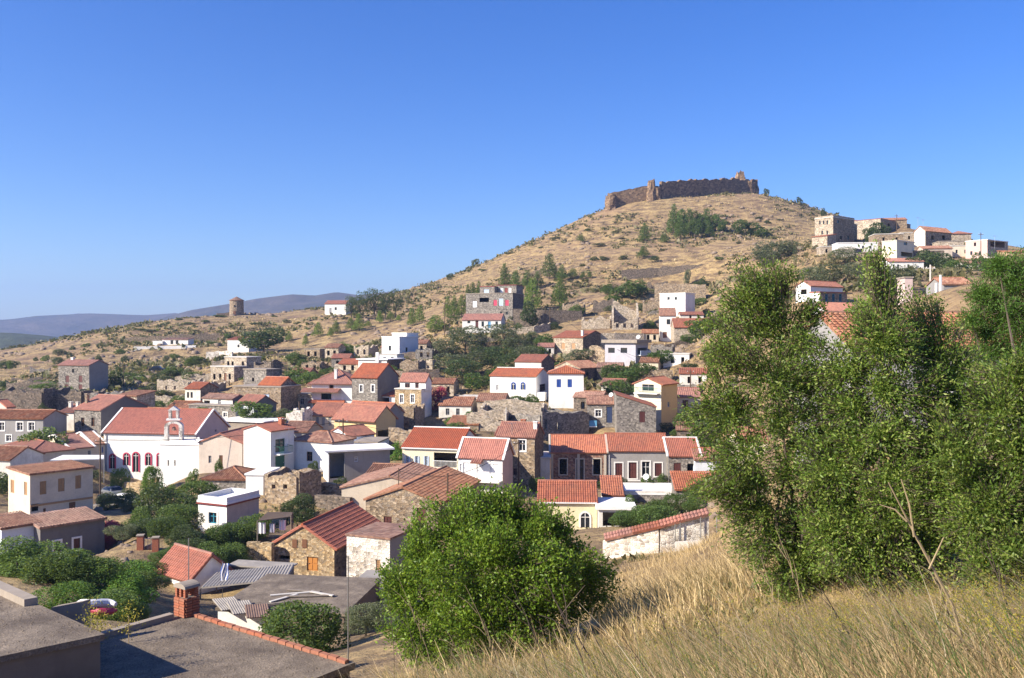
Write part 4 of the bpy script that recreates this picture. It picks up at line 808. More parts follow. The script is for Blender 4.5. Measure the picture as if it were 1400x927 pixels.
# far ranges: profile of the crest in pixels at a depth, built as a ridge with spurs
def mountain(name, prof, d, depth, mat, seed, base=-56, n=150):
    px = np.linspace(prof[0][0], prof[-1][0], n); py = np.interp(px, [p[0] for p in prof], [p[1] for p in prof])
    vs = np.linspace(-1, 1, 61); PX, V = np.meshgrid(px, vs); X0 = (PX-CX)/F*d; Y = d+V*depth
    crest = np.interp(PX, px, -(py-HY)/F*d)+fbm(X0, X0*0, 12/d, 4, seed)*d*.0012
    prof_v = np.clip(1-np.abs(V), 0, 1)**1.15; sp = fbm(X0, Y, 9/d*1.2, 5, seed+1)*(1-np.abs(V))*np.abs(V)*d*.058
    Z = base+(crest-base)*prof_v+sp
    i = np.arange(n*61).reshape(61, n); f = np.stack([i[:-1, :-1], i[:-1, 1:], i[1:, 1:], i[1:, :-1]], -1).reshape(-1, 4)
    me = np_mesh(name, np.c_[X0.ravel(), Y.ravel(), Z.ravel()], f, mat); me.polygons.foreach_set('use_smooth', [True]*len(me.polygons))
    o = bpy.data.objects.new(name, me); COL.objects.link(o); o['kind'] = 'structure'
mountain('mountain', [(-500,470),(-300,450),(-100,441),(0,440),(60,432),(120,429),(200,431),(240,428),(300,436),(420,440),(520,450)], 3400, 900, 'mountain', 3)
mountain('mountain', [(60,480),(150,452),(215,437),(260,424),(310,416),(350,409),(400,403),(430,405),(460,400),(490,404),(540,398),(600,405),(700,420),(850,470)], 2500, 800, 'mountain', 8)
mountain('hill', [(-500,455),(-250,450),(-60,452),(20,455),(80,462),(140,474),(220,500)], 1100, 420, 'green_hill', 14)
# ---------------------------------------------------------------- build the houses
for s in SPEC: (build_ruin if s['roof'] == 'none' else build_house)(s)
# ---------------------------------------------------------------- castle and windmill
def on_ground(px, d, dz=0): x = (px-CX)/F*d; return Vector((x, d, hz(x, d)+dz))
cas = empty('castle', on_ground(940, 452), 0, 'ruined brown stone castle crowning the bare hilltop', 'castle')
def cwall(p1, p2, d1, d2, t1, t2, seed, amp=.05, thick=1.6):
    a, b = on_ground(p1, d1), on_ground(p2, d2); h1, h2 = -(t1-HY)/F*d1-a.z, -(t2-HY)/F*d2-b.z; h = max(h1, h2)
    mb = ragged(MB(), a-cas.location, b-cas.location, h, thick, 0, 1.6, (), amp, (h1/h, h2/h), seed, 4); mb.build('curtain_wall', 'stone_castle', cas)
cwall(835, 889, 438, 441, 264, 253, 1, .05); cwall(889, 905, 441, 443, 258, 253, 2, .1); cwall(903, 950, 442, 456, 249, 246, 3, .08); cwall(950, 1010, 456, 474, 246, 244.5, 4, .07); cwall(1010, 1034, 474, 481, 246, 247, 5, .08)
cwall(835, 880, 438, 470, 266, 262, 6, .05); cwall(1034, 1022, 481, 500, 250, 252, 7, .1)
def ctower(px, d, r, top, seed, taper=1.15, part='tower'):
    b = on_ground(px, d)-cas.location; h = -(top-HY)/F*d-(b.z+cas.location.z); mb = MB(); rg = random.Random(seed); n = 14; rows = 6
    for j in range(rows+1):
        for k in range(n):
            an = 2*math.pi*k/n; f = j/rows; rr = r*(taper+(1-taper)*f)*(.85+.32*rg.random()); z = -4+(h+4)*f
            if j == rows: z -= rg.random()*h*.38
            mb.v.append((b.x+rr*math.cos(an), b.y+rr*math.sin(an), b.z+z))
    for j in range(rows):
        for k in range(n): mb.f.append((j*n+k, j*n+(k+1) % n, (j+1)*n+(k+1) % n, (j+1)*n+k))
    mb.f.append(tuple(rows*n+k for k in range(n))); mb.build(part, 'stone_castle', cas)
ctower(835, 437, 2.6, 263, 1); ctower(890, 440, 1.6, 243, 2, 1.8); ctower(897, 441, 2.2, 253, 3); ctower(1012, 480, 2.2, 232, 4, 1.9, 'keep'); ctower(1024, 479, 2.8, 241, 5, 1.3); ctower(1033, 480, 1.7, 252, 6); ctower(993, 486, 2.2, 240, 7, 1.8); ctower(988, 486, 1.5, 242, 8, 1.5)
wm = on_ground(323.5, 383); wmo = empty('windmill', wm, 0, 'round stone windmill tower with conical cap on the ridge', 'windmill')
mb = MB().lathe((0, 0, 0), [(3.15, -2), (3.05, 0), (2.85, 6.4), (0, 6.4)], 20); mb.build('tower', 'stone', wmo)
MB().lathe((0, 0, 0), [(3.2, 6.3), (3.15, 6.5), (0, 8.1)], 20).build('cap', 'tile_brown', wmo)
MB().box(-.5, .5, -3.12, -2.85, 0, 1.9).build('door', 'p_brown', wmo); MB().box(-.3, .3, -3.02, -2.8, 3.6, 4.3).build('window', 'dark', wmo)
a, b = on_ground(296, 380)-wm, on_ground(314, 382)-wm; ragged(MB(), a, b, 1.5, .6, 0, 1, (), .2, (.6, 1), 3).build('terrace_wall', 'stone', wmo)
# ---------------------------------------------------------------- vegetation
def unit(v): return v/np.maximum(np.linalg.norm(v, axis=1, keepdims=True), 1e-9)
def cards(c, t, size, aspect=.6, fold=.0, rg=rng):
    """one bent rhombus per leaf: c centres, t long axes"""
    n = len(c); t = unit(t); s = unit(np.cross(t, rg.normal(size=(n, 3)))); up = np.cross(t, s); L = (size if np.ndim(size) else np.full(n, size))[:, None]
    w = L*aspect*.5
    v = np.stack([c-t*L*.5, c+s*w+up*w*fold, c+t*L*.5, c-s*w+up*w*fold], 1).reshape(-1, 3)
    return v, np.arange(n*4).reshape(n, 4)
def blob_pts(blobs, n, rg, inner=.55):
    w = np.array([b[3]*b[4]*b[5] for b in blobs])**.66; k = rg.choice(len(blobs), n, p=w/w.sum()); B = np.array(blobs)[k]
    u = unit(rg.normal(size=(n, 3))); r = inner+(1-inner)*rg.random((n, 1))**.6
    return B[:, :3]+u*r*B[:, 3:6], u
def drop_inside(p, u, blobs, f=.62):
    keep = np.ones(len(p), bool)
    for b in blobs:
        b = np.array(b); keep &= (((p-b[:3])/(b[3:6]*f))**2).sum(1) > 1
    return p[keep], u[keep]
def make_crown(kind, seed):
    rg = np.random.default_rng(seed); bl = []
    hd = kind.endswith('_hd'); k = kind.replace('_hd', '')
    if k in ('round', 'olive'):
        for i in range(13 if k == 'round' else 10):
            an = rg.random()*6.28; rr = rg.random()**.6*.30; z = .34+.48*rg.random(); q = .13+.10*rg.random()
            rr *= 1-max(0, z-.6)*1.3; bl.append((rr*math.cos(an), rr*math.sin(an), z, q*1.15, q*1.15, q))
        bl.append((0, 0, .55, .26, .26, .28))
        n, sz, asp = (2800, .058, .6) if k == 'round' else (2300, .055, .42)
    elif k == 'bush':
        for i in range(11):
            an = rg.random()*6.28; rr = rg.random()**.6*.34; z = .15+.55*rg.random(); q = .14+.1*rg.random(); rr *= 1-max(0, z-.4)*1.1
            bl.append((rr*math.cos(an), rr*math.sin(an), z, q*1.2, q*1.2, q*1.25))
        bl.append((0, 0, .38, .32, .32, .38)); n, sz, asp = 2000, .07, .6
    elif k == 'pine':
        for i in range(26):
            z = .16+.80*(i/25); r_ = (.40*(1-z)**.75+.05); an = i*2.4+rg.random(); q = (.05+.09*(1-z))*(.8+.5*rg.random())
            bl.append((r_*.62*math.cos(an), r_*.62*math.sin(an), z-.02, q*1.25, q*1.25, q*.8))
        n, sz, asp = 2300, .062, .30
    elif k == 'stonepine':
        for i in range(16):
            an = rg.random()*6.28; rr = rg.random()**.6*.34; q = .11+.08*rg.random(); bl.append((rr*math.cos(an), rr*math.sin(an), .44+.46*rg.random()*(1-rr*.6), q*1.35, q*1.35, q*.8))
        n, sz, asp = 2300, .055, .32
    elif k == 'cypress':
        for i in range(14):
            z = .06+.9*i/13; q = .5*(math.sin(math.pi*min(.98, z*.9+.06))**.6)*.8; bl.append((0, 0, z, q, q, .08))
        n, sz, asp = 1200, .06, .4
    elif k == 'tall':
        for i in range(15):
            an = rg.random()*6.28; rr = rg.random()**.6*.30; z = .30+.64*rg.random(); q = .09+.08*rg.random(); bl.append((rr*math.cos(an), rr*math.sin(an), z, q*1.1, q*1.1, q*1.3))
        n, sz, asp = 2400, .05, .35
    if hd: n, sz = n*4, sz*.55
    p, u = blob_pts(bl, int(n*1.5), rg, .6); p, u = drop_inside(p, u, bl, .58); p, u = p[:n], u[:n]
    p[:, 2] = np.maximum(p[:, 2], .01)
    p = p+rg.normal(size=p.shape)*.012
    if k in ('pine', 'stonepine'): t = u*.8+np.array([0, 0, .55])+rg.normal(size=p.shape)*.5
    else: t = rg.normal(size=p.shape)+u*.5-np.array([0, 0, .25])
    v, f = cards(p, t, sz*(.7+.6*rg.random(len(p))), asp, .35, rg)
    return np_mesh('crown', v, f, None)
CROWN = {}
def crown_mesh(kind, mat, var):
    key = (kind, mat, var)
    if key not in CROWN:
        me = make_crown(kind, hash(kind) % 97*0+sum(map(ord, kind))*7+var*31); me.materials.append(M[mat]); CROWN[key] = me
    return CROWN[key]
TRUNK = {}
def trunk_mesh(kind):
    if kind not in TRUNK:
        mb = MB(); top = .86 if kind in ('pine', 'cypress') else .55; r = .035
        mb.tube([(0, 0, -.12), (.01, 0, .1), (-.015, .01, .3), (0, 0, top)], [r*1.3, r, r*.8, r*.25], 6)
        if kind not in ('pine', 'cypress', 'bush'):
            for i in range(5):
                an = i*1.26+.4; mb.tube([(0, 0, .22+.03*i), (.12*math.cos(an), .12*math.sin(an), .42+.02*i), (.26*math.cos(an), .26*math.sin(an), .62+.03*i)], [r*.6, r*.45, r*.15], 5)
        TRUNK[kind] = mb.mesh('trunk', 'bark')
    return TRUNK[kind]
TN = {'round': 'broadleaf_tree', 'olive': 'olive_tree', 'bush': 'shrub', 'pine': 'pine_tree', 'stonepine': 'pine_tree', 'cypress': 'cypress_tree', 'tall': 'eucalyptus_tree'}
tcount = [0]
def nearby(px, d, adj, k=0):
    x = (px-CX)/F*d; s = min((s for s in SPEC if 'centre' in s), key=lambda s: (s['centre'].x-x)**2+(s['centre'].y-d)**2)
    return ' '.join((adj+' by the '+s['label']).split()[:16])
def tree(kind, label, px, ytop, d, wpx, mat='leaf_broad', group=None, minh=None, cat=None, name=None):
    g = on_ground(px, d); w = wpx/F*d*{'pine': 1.5, 'stonepine': 1.75, 'olive': 1.5}.get(kind, 1.25); h = max(-(ytop-HY)/F*d-g.z, minh or w*.5); k = kind.replace('_hd', ''); tcount[0] += 1
    o = empty(name or TN[k], g, random.random()*6.28, label, cat or ('shrub' if k == 'bush' else 'tree'), group)
    for nm, me in (('trunk', trunk_mesh(k)), ('crown', crown_mesh(kind, mat, tcount[0] % 3))):
        c = bpy.data.objects.new(nm, me); COL.objects.link(c); c.parent = o; c.scale = (w, w, h) if nm == 'crown' else (min(w, h)*.8, min(w, h)*.8, h)
    return o
# oak, eucalyptus and the pines on the windmill hill
tree('round','big dark round oak standing beside the white hillside cottage',361,447,272,58,'leaf_dark')
tree('round','round dark tree on the dry bank near the two tier stone house',267,487,232,27,'leaf_broad')
for px, yt, w in ((492,400,30),(512,396,30),(527,400,26),(541,397,22),(480,406,22)): tree('tall','grey green eucalyptus in the row beside the white ridge house',px,yt,322,w,'leaf_dark','eucalyptus row on the ridge')
for px, yt, d, w in ((435,440,300,15),(452,447,296,9),(459,437,300,13),(480,434,302,16),(491,428,300,17),(503,441,305,11),(519,424,310,11),(534,425,312,12),(545,430,308,9),(418,456,285,9),(395,452,300,12),(468,468,250,24),(574,417,290,16),(563,420,285,13)): tree('pine','small bright green young pine on the stony slope',px,yt,d,w,'leaf_pine','young pines on the stony slope')
for px, yt, d, w in ((483,478,245,30),(470,486,238,20),(402,495,225,26),(418,500,218,24)): tree('bush','dark evergreen shrub below the stony slope',px,yt,d,w,'leaf_broad','shrubs below the stony slope')
# pine belt above the tall grey house
for px, yt, d, w in ((690,359,330,17),(705,369,325,16),(721,369,322,18),(735,370,325,15),(751,346,335,24),(768,361,330,16),(783,367,332,17),(646,385,300,15),(655,383,298,14),(640,388,290,13),(797,372,330,9),(806,371,330,9)): tree('pine','dark green pine in the belt above the tall grey house',px,yt,d,w,'leaf_pine_dark','pine belt above the tall grey house')
for px, yt, d, w in ((728,379,288,27),(765,380,290,24),(621,402,285,15),(631,402,283,14),(612,404,288,12),(596,435,262,30)): tree('pine','bright yellow green pine near the tall grey house',px,yt,d,w,'leaf_pine','bright pines near the tall grey house')
tree('round','round dark tree against the shaded wall beside the tall grey house',724,412,250,25,'leaf_dark')
tree('bush','dark shrub on the terrace under the pale heap of ruins',787,414,262,22,'leaf_broad')
# castle slope
for px, yt, d, w, k_ in ((921,277,380,20,'pine'),(932,286,378,17,'round'),(943,284,376,19,'pine'),(955,287,378,22,'round'),(966,284,380,18,'pine'),(978,292,380,18,'round'),(930,298,370,18,'pine'),(950,299,368,20,'round'),(968,301,368,17,'pine'),(988,300,376,13,'round')):
    tree(k_,'spreading pine in the grove below the castle wall' if k_ == 'round' else 'pointed pine in the grove below the castle wall',px,yt,d,w,'leaf_pine_dark','pine grove below the castle',name='pine_tree')
for px, yt, d, w in ((881,304,372,16),(880,336,345,17),(908,318,365,15),(794,331,395,13)): tree('pine','lone pine on the bare castle slope',px,yt,d,w,'leaf_pine_dark','lone pines on the castle slope')
for px, yt, d, w in ((812,360,350,14),(826,364,348,12),(853,357,345,11),(797,368,345,9),(803,316,410,8),(1037,297,400,9),(1048,308,395,9),(1093,267,440,7),(1048,256,450,7),(1125,282,420,8),(895,358,340,12)): tree('bush','small dark shrub on the bare castle slope',px,yt,d,w,'leaf_dark','small shrubs on the castle slope')
for px, yt, d, w in ((1020,302,372,36),(1042,312,368,22)): tree('bush','wide green thicket right of the pine grove',px,yt,d,w,'leaf_broad','thicket right of the pine grove')
for px, yt, d, w in ((1057,328,300,44),(1078,332,300,28),(1045,340,290,30)): tree('olive','grey green olive above the almond tree',px,yt,d,w,'leaf_olive','olives above the almond tree')
tree('bush','broad round bush above the ruined doorway',862,380,285,44,'leaf_broad'); tree('bush','small dark bush beside the ruined doorway',905,388,290,18,'leaf_dark')
tree('cypress','slender dark cypress below the ridge town',1087,330,250,7,'leaf_dark')
# olive and fig wood in the middle
for px, yt, d, w in ((612,462,222,34),(636,452,225,50),(615,484,205,40),(648,484,205,46),(632,500,196,44),(690,455,228,46),(708,466,222,36),(676,488,205,48),(700,500,198,40),(662,472,214,36),(720,478,212,30)): tree('olive','dark green tree in the wood below the dark red roof' if px % 3 else 'pale olive tree in the wood below the dark red roof',px,yt,d,w,'leaf_dark' if px % 3 else 'leaf_olive','wood below the dark red roofed house')
for px, yt, d, w in ((742,458,228,34),(757,462,224,26),(734,470,218,26),(690,521,182,44),(655,524,183,40)): tree('bush','dense green bush at the edge of the olive wood',px,yt,d,w,'leaf_broad','bushes at the edge of the olive wood')
tree('bush','pale olive bush in front of the stone house with tan doors',796,474,206,34,'leaf_olive')
for px, yt, d, w in ((838,497,182,36),(856,503,178,38),(880,497,180,38),(846,518,172,40),(898,478,192,34),(912,480,192,26)): tree('round','dense green tree below the lavender house',px,yt,d,w,'leaf_broad','trees below the lavender house')
for px, yt, d, w in ((958,451,205,44),(978,458,202,34),(940,458,206,24)): tree('round','dark bushy tree below the wide red roof',px,yt,d,w,'leaf_broad','trees below the wide red roof')
for px, yt, d, w in ((945,556,140,40),(975,548,138,50),(1002,558,134,44),(960,575,130,40),(1010,590,120,50)): tree('round','dark green tree behind the end of the row',px,yt,d,w,'leaf_broad','trees behind the end of the row')
# gardens on the left
tree('bush','round green bush among the dark ruins',82,525,178,32,'leaf_broad'); tree('bush','green bush in front of the small cream house',75,556,152,26,'leaf_broad')
tree('bush','dark green bush beside the three storey grey house',158,497,200,20,'leaf_dark')
tree('bush','sprawling light green bush behind the red row roofs',52,578,130,44,'leaf_fig'); tree('bush','garden bush beside the grey house with white windows',82,582,130,30,'leaf_fig')
tree('bush','climbing green vine over the blue and stone house',272,553,149.5,34,'leaf_fig'); tree('bush','leafy hedge in the yard of the gabled house',345,560,148,48,'leaf_broad')
tree('bush','green fig beside the white cottage among trees',410,500,196,36,'leaf_fig'); tree('bush','second fig below the white cottage among trees',424,510,190,30,'leaf_fig')
tree('bush','leafy vine under the stone house with narrow windows',505,545,160,24,'leaf_olive')
for px, yt, d, w in ((548,600,130,30),(562,590,132,36),(585,585,136,40),(545,612,124,22)): tree('bush','ivy green hedge behind the pale yellow house',px,yt,d,w,'leaf_bright','hedge behind the pale yellow house')
for px, yt, w in ((690,541,26),(712,540,28),(728,535,24)): tree('bush','vine on the terrace of the white arched house',px,yt,166,w,'leaf_broad','vines on the arched house terrace')
tree('bush_hd','big dark leafy tree beside the white house with blue window',216,656,88,74,'leaf_dark',name='broadleaf_tree',cat='tree'); tree('bush_hd','leafy dark tree behind the blue windowed house',262,648,97,56,'leaf_broad',name='broadleaf_tree',cat='tree'); tree('bush_hd','low spreading tree in the walled garden',238,684,83,56,'leaf_broad',name='broadleaf_tree',cat='tree')
for px, yt, d, w in ((192,690,84,40),(206,712,78,50),(228,718,77,50),(250,728,75,44),(182,712,80,34),(262,735,73,40),(240,742,70,40)): tree('bush_hd','dark garden shrub around the brick gate posts',px,yt,d,w,'leaf_dark' if px % 4 else 'leaf_broad','dark shrubs around the brick gate posts')
tree('bush_hd','bright green shrub below the cream house',122,697,86,34,'leaf_bright'); tree('bush_hd','dark shrub against the cream house wall',94,696,84,38,'leaf_dark'); tree('bush_hd','dark hedge shrub under the street with parked cars',150,690,100,40,'leaf_dark')
tree('bush_hd','pink flowering bougainvillea beside the dark cement house',150,704,82,34,'leaf_pink'); tree('bush_hd','second pink bougainvillea spray with green leaves',140,716,80,20,'leaf_pink'); tree('olive_hd','grey olive bush in front of the bougainvillea',168,716,76,40,'leaf_olive')
tree('bush_hd','young yellow green fig before the church steps',206,624,112,24,'leaf_bright'); tree('bush_hd','rose bush beside the church steps',166,634,118,24,'leaf_fig')
for px, yt, d, w in ((300,718,77,52),(325,706,78,50),(350,697,80,44),(285,738,72,46),(318,735,74,50),(268,748,70,36)): tree('bush_hd','leafy vine thicket below the white house with blue window',px,yt,d,w,'leaf_broad','vine thicket below the blue windowed house')
tree('bush_hd','dark fig growing inside the roofless ruin yard',412,672,92,46,'leaf_dark')
for px, yt, d, w in ((14,758,60,66),(55,750,60,66),(95,768,54,84),(140,766,54,80),(176,772,54,76),(196,790,50,60),(70,790,46,96),(120,796,46,90),(170,800,46,84),(196,756,62,54),(222,752,68,34),(24,788,48,80),(95,820,38,90),(150,824,38,84),(186,838,38,50)): tree('bush_hd',('broad leaved fig scrub in the overgrown garden','dark bramble scrub in the overgrown garden','pale green fig scrub in the overgrown garden')[px % 3],px,yt+(px*7 % 17)-8,d,w*(.85+(px % 5)*.07),('leaf_fig','leaf_broad','leaf_bright')[px % 3],'fig scrub in the overgrown garden')
tree('bush_hd','light green olive tree beside the slim metal post',425,804,31,104,'leaf_fig',name='olive_tree',cat='tree'); tree('olive_hd','low olive shrub under the white metal post',500,838,34,80,'leaf_olive')
for px, yt, d, w in ((862,672,98,22),(900,676,95,30),(925,670,94,34),(950,676,92,30),(885,697,90,60),(860,706,90,40)): tree('bush_hd','leafy green shrub in the courtyard below the row',px,yt,d,w,'leaf_broad','courtyard shrubs below the row')
tree('bush_hd','yellowish vine trailing on the orange roof corner',965,648,100,50,'leaf_fig')
# ridge town and behind the almonds
for px, yt, d, w in ((1202,304,285,30),(1190,310,280,20)): tree('round','dark tree among the ridge houses',px,yt,d,w,'leaf_dark','trees among the ridge houses')
for px, yt, d, w in ((1268,340,222,38),(1285,346,216,34),(1250,350,214,24)): tree('round','dark tree below the cream ridge house',px,yt,d,w,'leaf_dark','trees below the cream ridge house')
for px, yt, d, w in ((1155,350,235,36),(1105,372,225,40),(1140,375,200,40),(1175,378,195,36),(1195,395,170,40),(1230,385,170,50),(1060,380,230,50),(1025,400,215,40)): tree('olive','grey green olive on the bank below the ridge town',px,yt,d,w,'leaf_olive','olives below the ridge town')
for px, yt, d, w in ((1340,340,215,30),(1390,352,200,30),(1310,352,210,30),(1360,360,190,40),(1300,375,165,50),(1180,440,120,60),(1090,470,120,60),(1130,480,105,70),(1200,470,95,60)): tree('bush','green bush on the bank behind the almonds',px,yt,d,w,'leaf_broad','bushes on the bank behind the almonds')
shrubs = [(48,487,300),(62,484,292),(80,476,310),(100,471,318),(118,468,322),(78,486,270),(135,482,270),(165,476,290),(207,455,338),(245,434,362),(258,440,350),(270,433,366),(282,436,352),(240,482,270),(228,484,262),(170,484,268),(290,470,300),(172,462,320),(195,450,342),(300,436,372),(268,452,335),(350,440,350),(375,432,372),(392,436,350),(410,440,330),(422,447,312),(640,470,238),(560,478,238),(596,490,222),(20,492,285),(8,490,272),(15,490,262),(150,452,345),(222,447,350),(312,455,325),(340,452,330),(385,460,300),(660,374,400),(700,350,420),(740,345,405),(760,330,415),(820,345,380),(850,330,385),(990,310,395),(1010,340,345),(1065,300,400),(985,350,320),(940,365,310),(960,375,300),(830,385,300),(700,440,262),(770,405,300),(620,440,280),(650,352,430),(615,372,420)]
for i, (px, yt, d) in enumerate(shrubs): tree('bush', 'small dark scrub bush dotted on the dry grass hillside', px, yt, d, 7+(i*37 % 11), ('leaf_dark', 'leaf_broad', 'leaf_olive')[i % 3], 'scrub bushes on the dry hillside', minh=1.0)
# ------- tufts and stones on the hillside: uncountable
HC = np.array([(s['centre'].x, s['centre'].y, max(s['A'], s['B'])*.62) for s in SPEC if 'centre' in s])
def free(x, y, m=0):
    d2 = (x[:, None]-HC[None, :, 0])**2+(y[:, None]-HC[None, :, 1])**2; return (d2 > (HC[None, :, 2]+m)**2).all(1)
def gz_at(x, y):   # height of the built ground mesh (bilinear)
    ix = np.clip(np.searchsorted(gx, x)-1, 0, nx-2); iy = np.clip(np.searchsorted(gy, y)-1, 0, ny-2); Z = TZ2.reshape(ny, nx)
    fx = (x-gx[ix])/(gx[ix+1]-gx[ix]); fy = (y-gy[iy])/(gy[iy+1]-gy[iy])
    return Z[iy, ix]*(1-fx)*(1-fy)+Z[iy, ix+1]*fx*(1-fy)+Z[iy+1, ix]*(1-fx)*fy+Z[iy+1, ix+1]*fx*fy
def scatter(n, y0, y1, kx0, kx1, rg, thr=None, sc=.06, seed=1):
    y = y0+(y1-y0)*rg.random(n); x = (kx0+(kx1-kx0)*rg.random(n))*y
    k = free(x, y)
    if thr is not None: k &= fbm(x, y, sc, 4, seed) > thr
    x, y = x[k], y[k]; return x, y, gz_at(x, y)
def tufts(name, n, y0, y1, kx0, kx1, size, per, mat, label, cat, thr, seed, asp=.5, upf=.9, sc=.06, spread=.5):
    rg = np.random.default_rng(seed); x, y, z = scatter(n, y0, y1, kx0, kx1, rg, thr, sc, seed); m = len(x); s = size*(.5+rg.random(m)**2*1.3)
    c = np.repeat(np.c_[x, y, z], per, 0); ss = np.repeat(s, per); j = rg.normal(size=c.shape)*np.c_[ss*spread, ss*spread, ss*.12]; c = c+j; c[:, 2] += ss*.28
    t = rg.normal(size=c.shape)*.7+np.array([0, 0, upf]); v, f = cards(c, t, ss*(.6+.6*rg.random(len(c))), asp, .2, rg)
    o = bpy.data.objects.new(name, np_mesh(name, v, f, mat)); COL.objects.link(o); tag(o, label, cat, None, 'stuff'); return o
tufts('hillside_scrub', 15000, 175, 470, -.62, .52, 1.1, 7, 'leaf_scrub', 'low brown thorny scrub covering the dry hillside', 'scrub', .0, 21, .6, .5, .05, .55)
tufts('hillside_grass', 18000, 165, 470, -.62, .52, .65, 5, 'straw', 'dry golden grass tufts on the hillside', 'grass', -.1, 22, .35, 1.2, .05, .7)
tufts('garden_weeds', 9000, 62, 170, -.60, .35, .45, 6, 'leaf_scrub', 'dry weeds growing between the village houses', 'weeds', .2, 23, .4, .9, .15, .6)
def stones(name, n, y0, y1, kx0, kx1, size, label, thr, seed):
    rg = np.random.default_rng(seed); x, y, z = scatter(n, y0, y1, kx0, kx1, rg, thr, .07, seed); m = len(x)
    base = unit(np.array([(1,0,0),(0,1,0),(-1,0,0),(0,-1,0),(.5,.5,.8),(-.5,.5,.75),(-.5,-.5,.8),(.5,-.5,.7)], float)); fcs = np.array([(0,1,4,4),(1,2,5,5),(2,3,6,6),(3,0,7,7),(4,5,6,7),(0,4,7,7),(1,5,4,4),(2,6,5,5),(3,7,6,6)])
    s = size*(.35+rg.random(m)**3*2.2); v = base[None]*(.7+.6*rg.random((m, 8, 1)))*s[:, None, None]*np.array([1, 1, .8]); a = rg.random(m)*6.28
    v = np.stack([v[..., 0]*np.cos(a)[:, None]-v[..., 1]*np.sin(a)[:, None], v[..., 0]*np.sin(a)[:, None]+v[..., 1]*np.cos(a)[:, None], v[..., 2]], -1)+np.c_[x, y, z-.05][:, None]
    quad = np.array([(4,5,6,7)]); tri = np.array([(0,1,4),(1,2,5),(2,3,6),(3,0,7),(0,4,7),(1,5,4),(2,6,5),(3,7,6),(4,5,6),(4,6,7)])
    f = (tri[None]+np.arange(m)[:, None, None]*8).reshape(-1, 3)
    o = bpy.data.objects.new(name, np_mesh(name, v.reshape(-1, 3), f, 'rock')); COL.objects.link(o); tag(o, label, 'rocks', None, 'stuff')
stones('hillside_rocks', 9000, 190, 460, -.6, .5, .55, 'loose brown stones strewn over the dry hillside', .1, 31)
stones('village_rubble', 5000, 60, 230, -.58, .3, .28, 'grey rubble lying between the village walls', .1, 32)
# ------- foreground trees with limbs, twigs and leaves
def leafy(name, label, cat, base, blobs, ntips, per, lsize, lasp, mat, limb, rg, group=None, twig='twig', rad=.09, clus=.12, inner=.35, nlimb=13):
    o = empty(name, base, 0, label, cat, group); mb = MB(); nodes_ = [np.zeros(3)]
    for bx, by, bz, rx, ry, rz_ in sorted(blobs, key=lambda b: -b[3])[:nlimb]:
        tgt = np.array([bx, by, bz]); mid = tgt*.5+rg.normal(size=3)*.12*np.linalg.norm(tgt); mid[2] = tgt[2]*.45
        pts = [np.array([0, 0, -.4])+rg.normal(size=3)*.05, mid*.35+np.array([0, 0, .1]), mid, tgt]
        mb.tube(pts, [rad*1.1, rad*.9, rad*.6, rad*.18], 6)
        for f in np.linspace(.35, 1, 5): nodes_.append(pts[1]*(1-f)+tgt*f if f < .6 else mid*(1-(f-.5)*2)+tgt*((f-.5)*2))
    mb.build('trunk', limb, o)
    nodes_ = np.array(nodes_); p, u = blob_pts(blobs, ntips, rg, inner)
    p[:, 2] = np.maximum(p[:, 2], .12)
    near = ((p[:, None]-nodes_[None])**2).sum(-1).argmin(1); q = nodes_[near]
    # twigs: three sided, only the outer stretch
    st = q*.35+p*.65; k = len(p); s = unit(np.cross(p-st, rg.normal(size=p.shape))); s2 = unit(np.cross(p-st, s)); r0, r1 = .006, .003
    ring = lambda c, r: np.stack([c+s*r, c-s*r*.5+s2*r*.87, c-s*r*.5-s2*r*.87], 1)
    v = np.concatenate([ring(st, r0), ring(p, r1)], 1).reshape(-1, 3); fb = np.array([(0,1,4,3),(1,2,5,4),(2,0,3,5)]); f = (fb[None]+np.arange(k)[:, None, None]*6).reshape(-1, 4)
    tw = bpy.data.objects.new('twigs', np_mesh('twigs', v, f, twig)); COL.objects.link(tw); tw.parent = o; tw['kind'] = 'stuff'
    ax = unit(p-st); c = np.repeat(p, per, 0); a2 = np.repeat(ax, per, 0); c = c-a2*(rg.random((len(c), 1))*clus*2.2)+rg.normal(size=c.shape)*clus*.5
    t = a2*.7+rg.normal(size=c.shape)*.65+np.array([0, 0, .1]); t = unit(t); L = lsize*(.65+.6*rg.random(len(c)))
    s = unit(np.cross(t, rg.normal(size=c.shape))); up = np.cross(t, s); L = L[:, None]; w = L*lasp*.5
    b_ = c; m_ = c+t*L*.5-up*L*.03; tip = c+t*L
    v = np.stack([b_, m_+s*w+up*w*.45, tip, m_-s*w+up*w*.45, m_], 1).reshape(-1, 3); fb = np.array([(0,1,2,4),(0,4,2,3)])
    f = (fb[None]+np.arange(len(c))[:, None, None]*5).reshape(-1, 4)
    cr = bpy.data.objects.new('crown', np_mesh('crown', v, f, mat)); COL.objects.link(cr); cr.parent = o; return o
def airy(lst, rg, n=3):
    out = list(lst)
    for px, py, r, dy in lst:
        for _ in range(n): t = rg.random()*6.28; q = r*(.95+.4*rg.random()); out.append((px+q*math.cos(t), py-abs(q*math.sin(t))*.9 if rg.random() < .7 else py+q*math.sin(t), r*(.16+.22*rg.random()), dy+rg.normal()*.35))
    return out
def blob_px(base, d, lst, rg):
    """(px, py, radius px, depth offset m) -> blob relative to base"""
    out = []
    for px, py, r, dy in lst:
        q = P(px, py, d+dy)-base; rr = r/F*(d+dy); out.append((q.x, q.y, q.z, rr, rr*.9, rr))
    return out
rgA = np.random.default_rng(5)
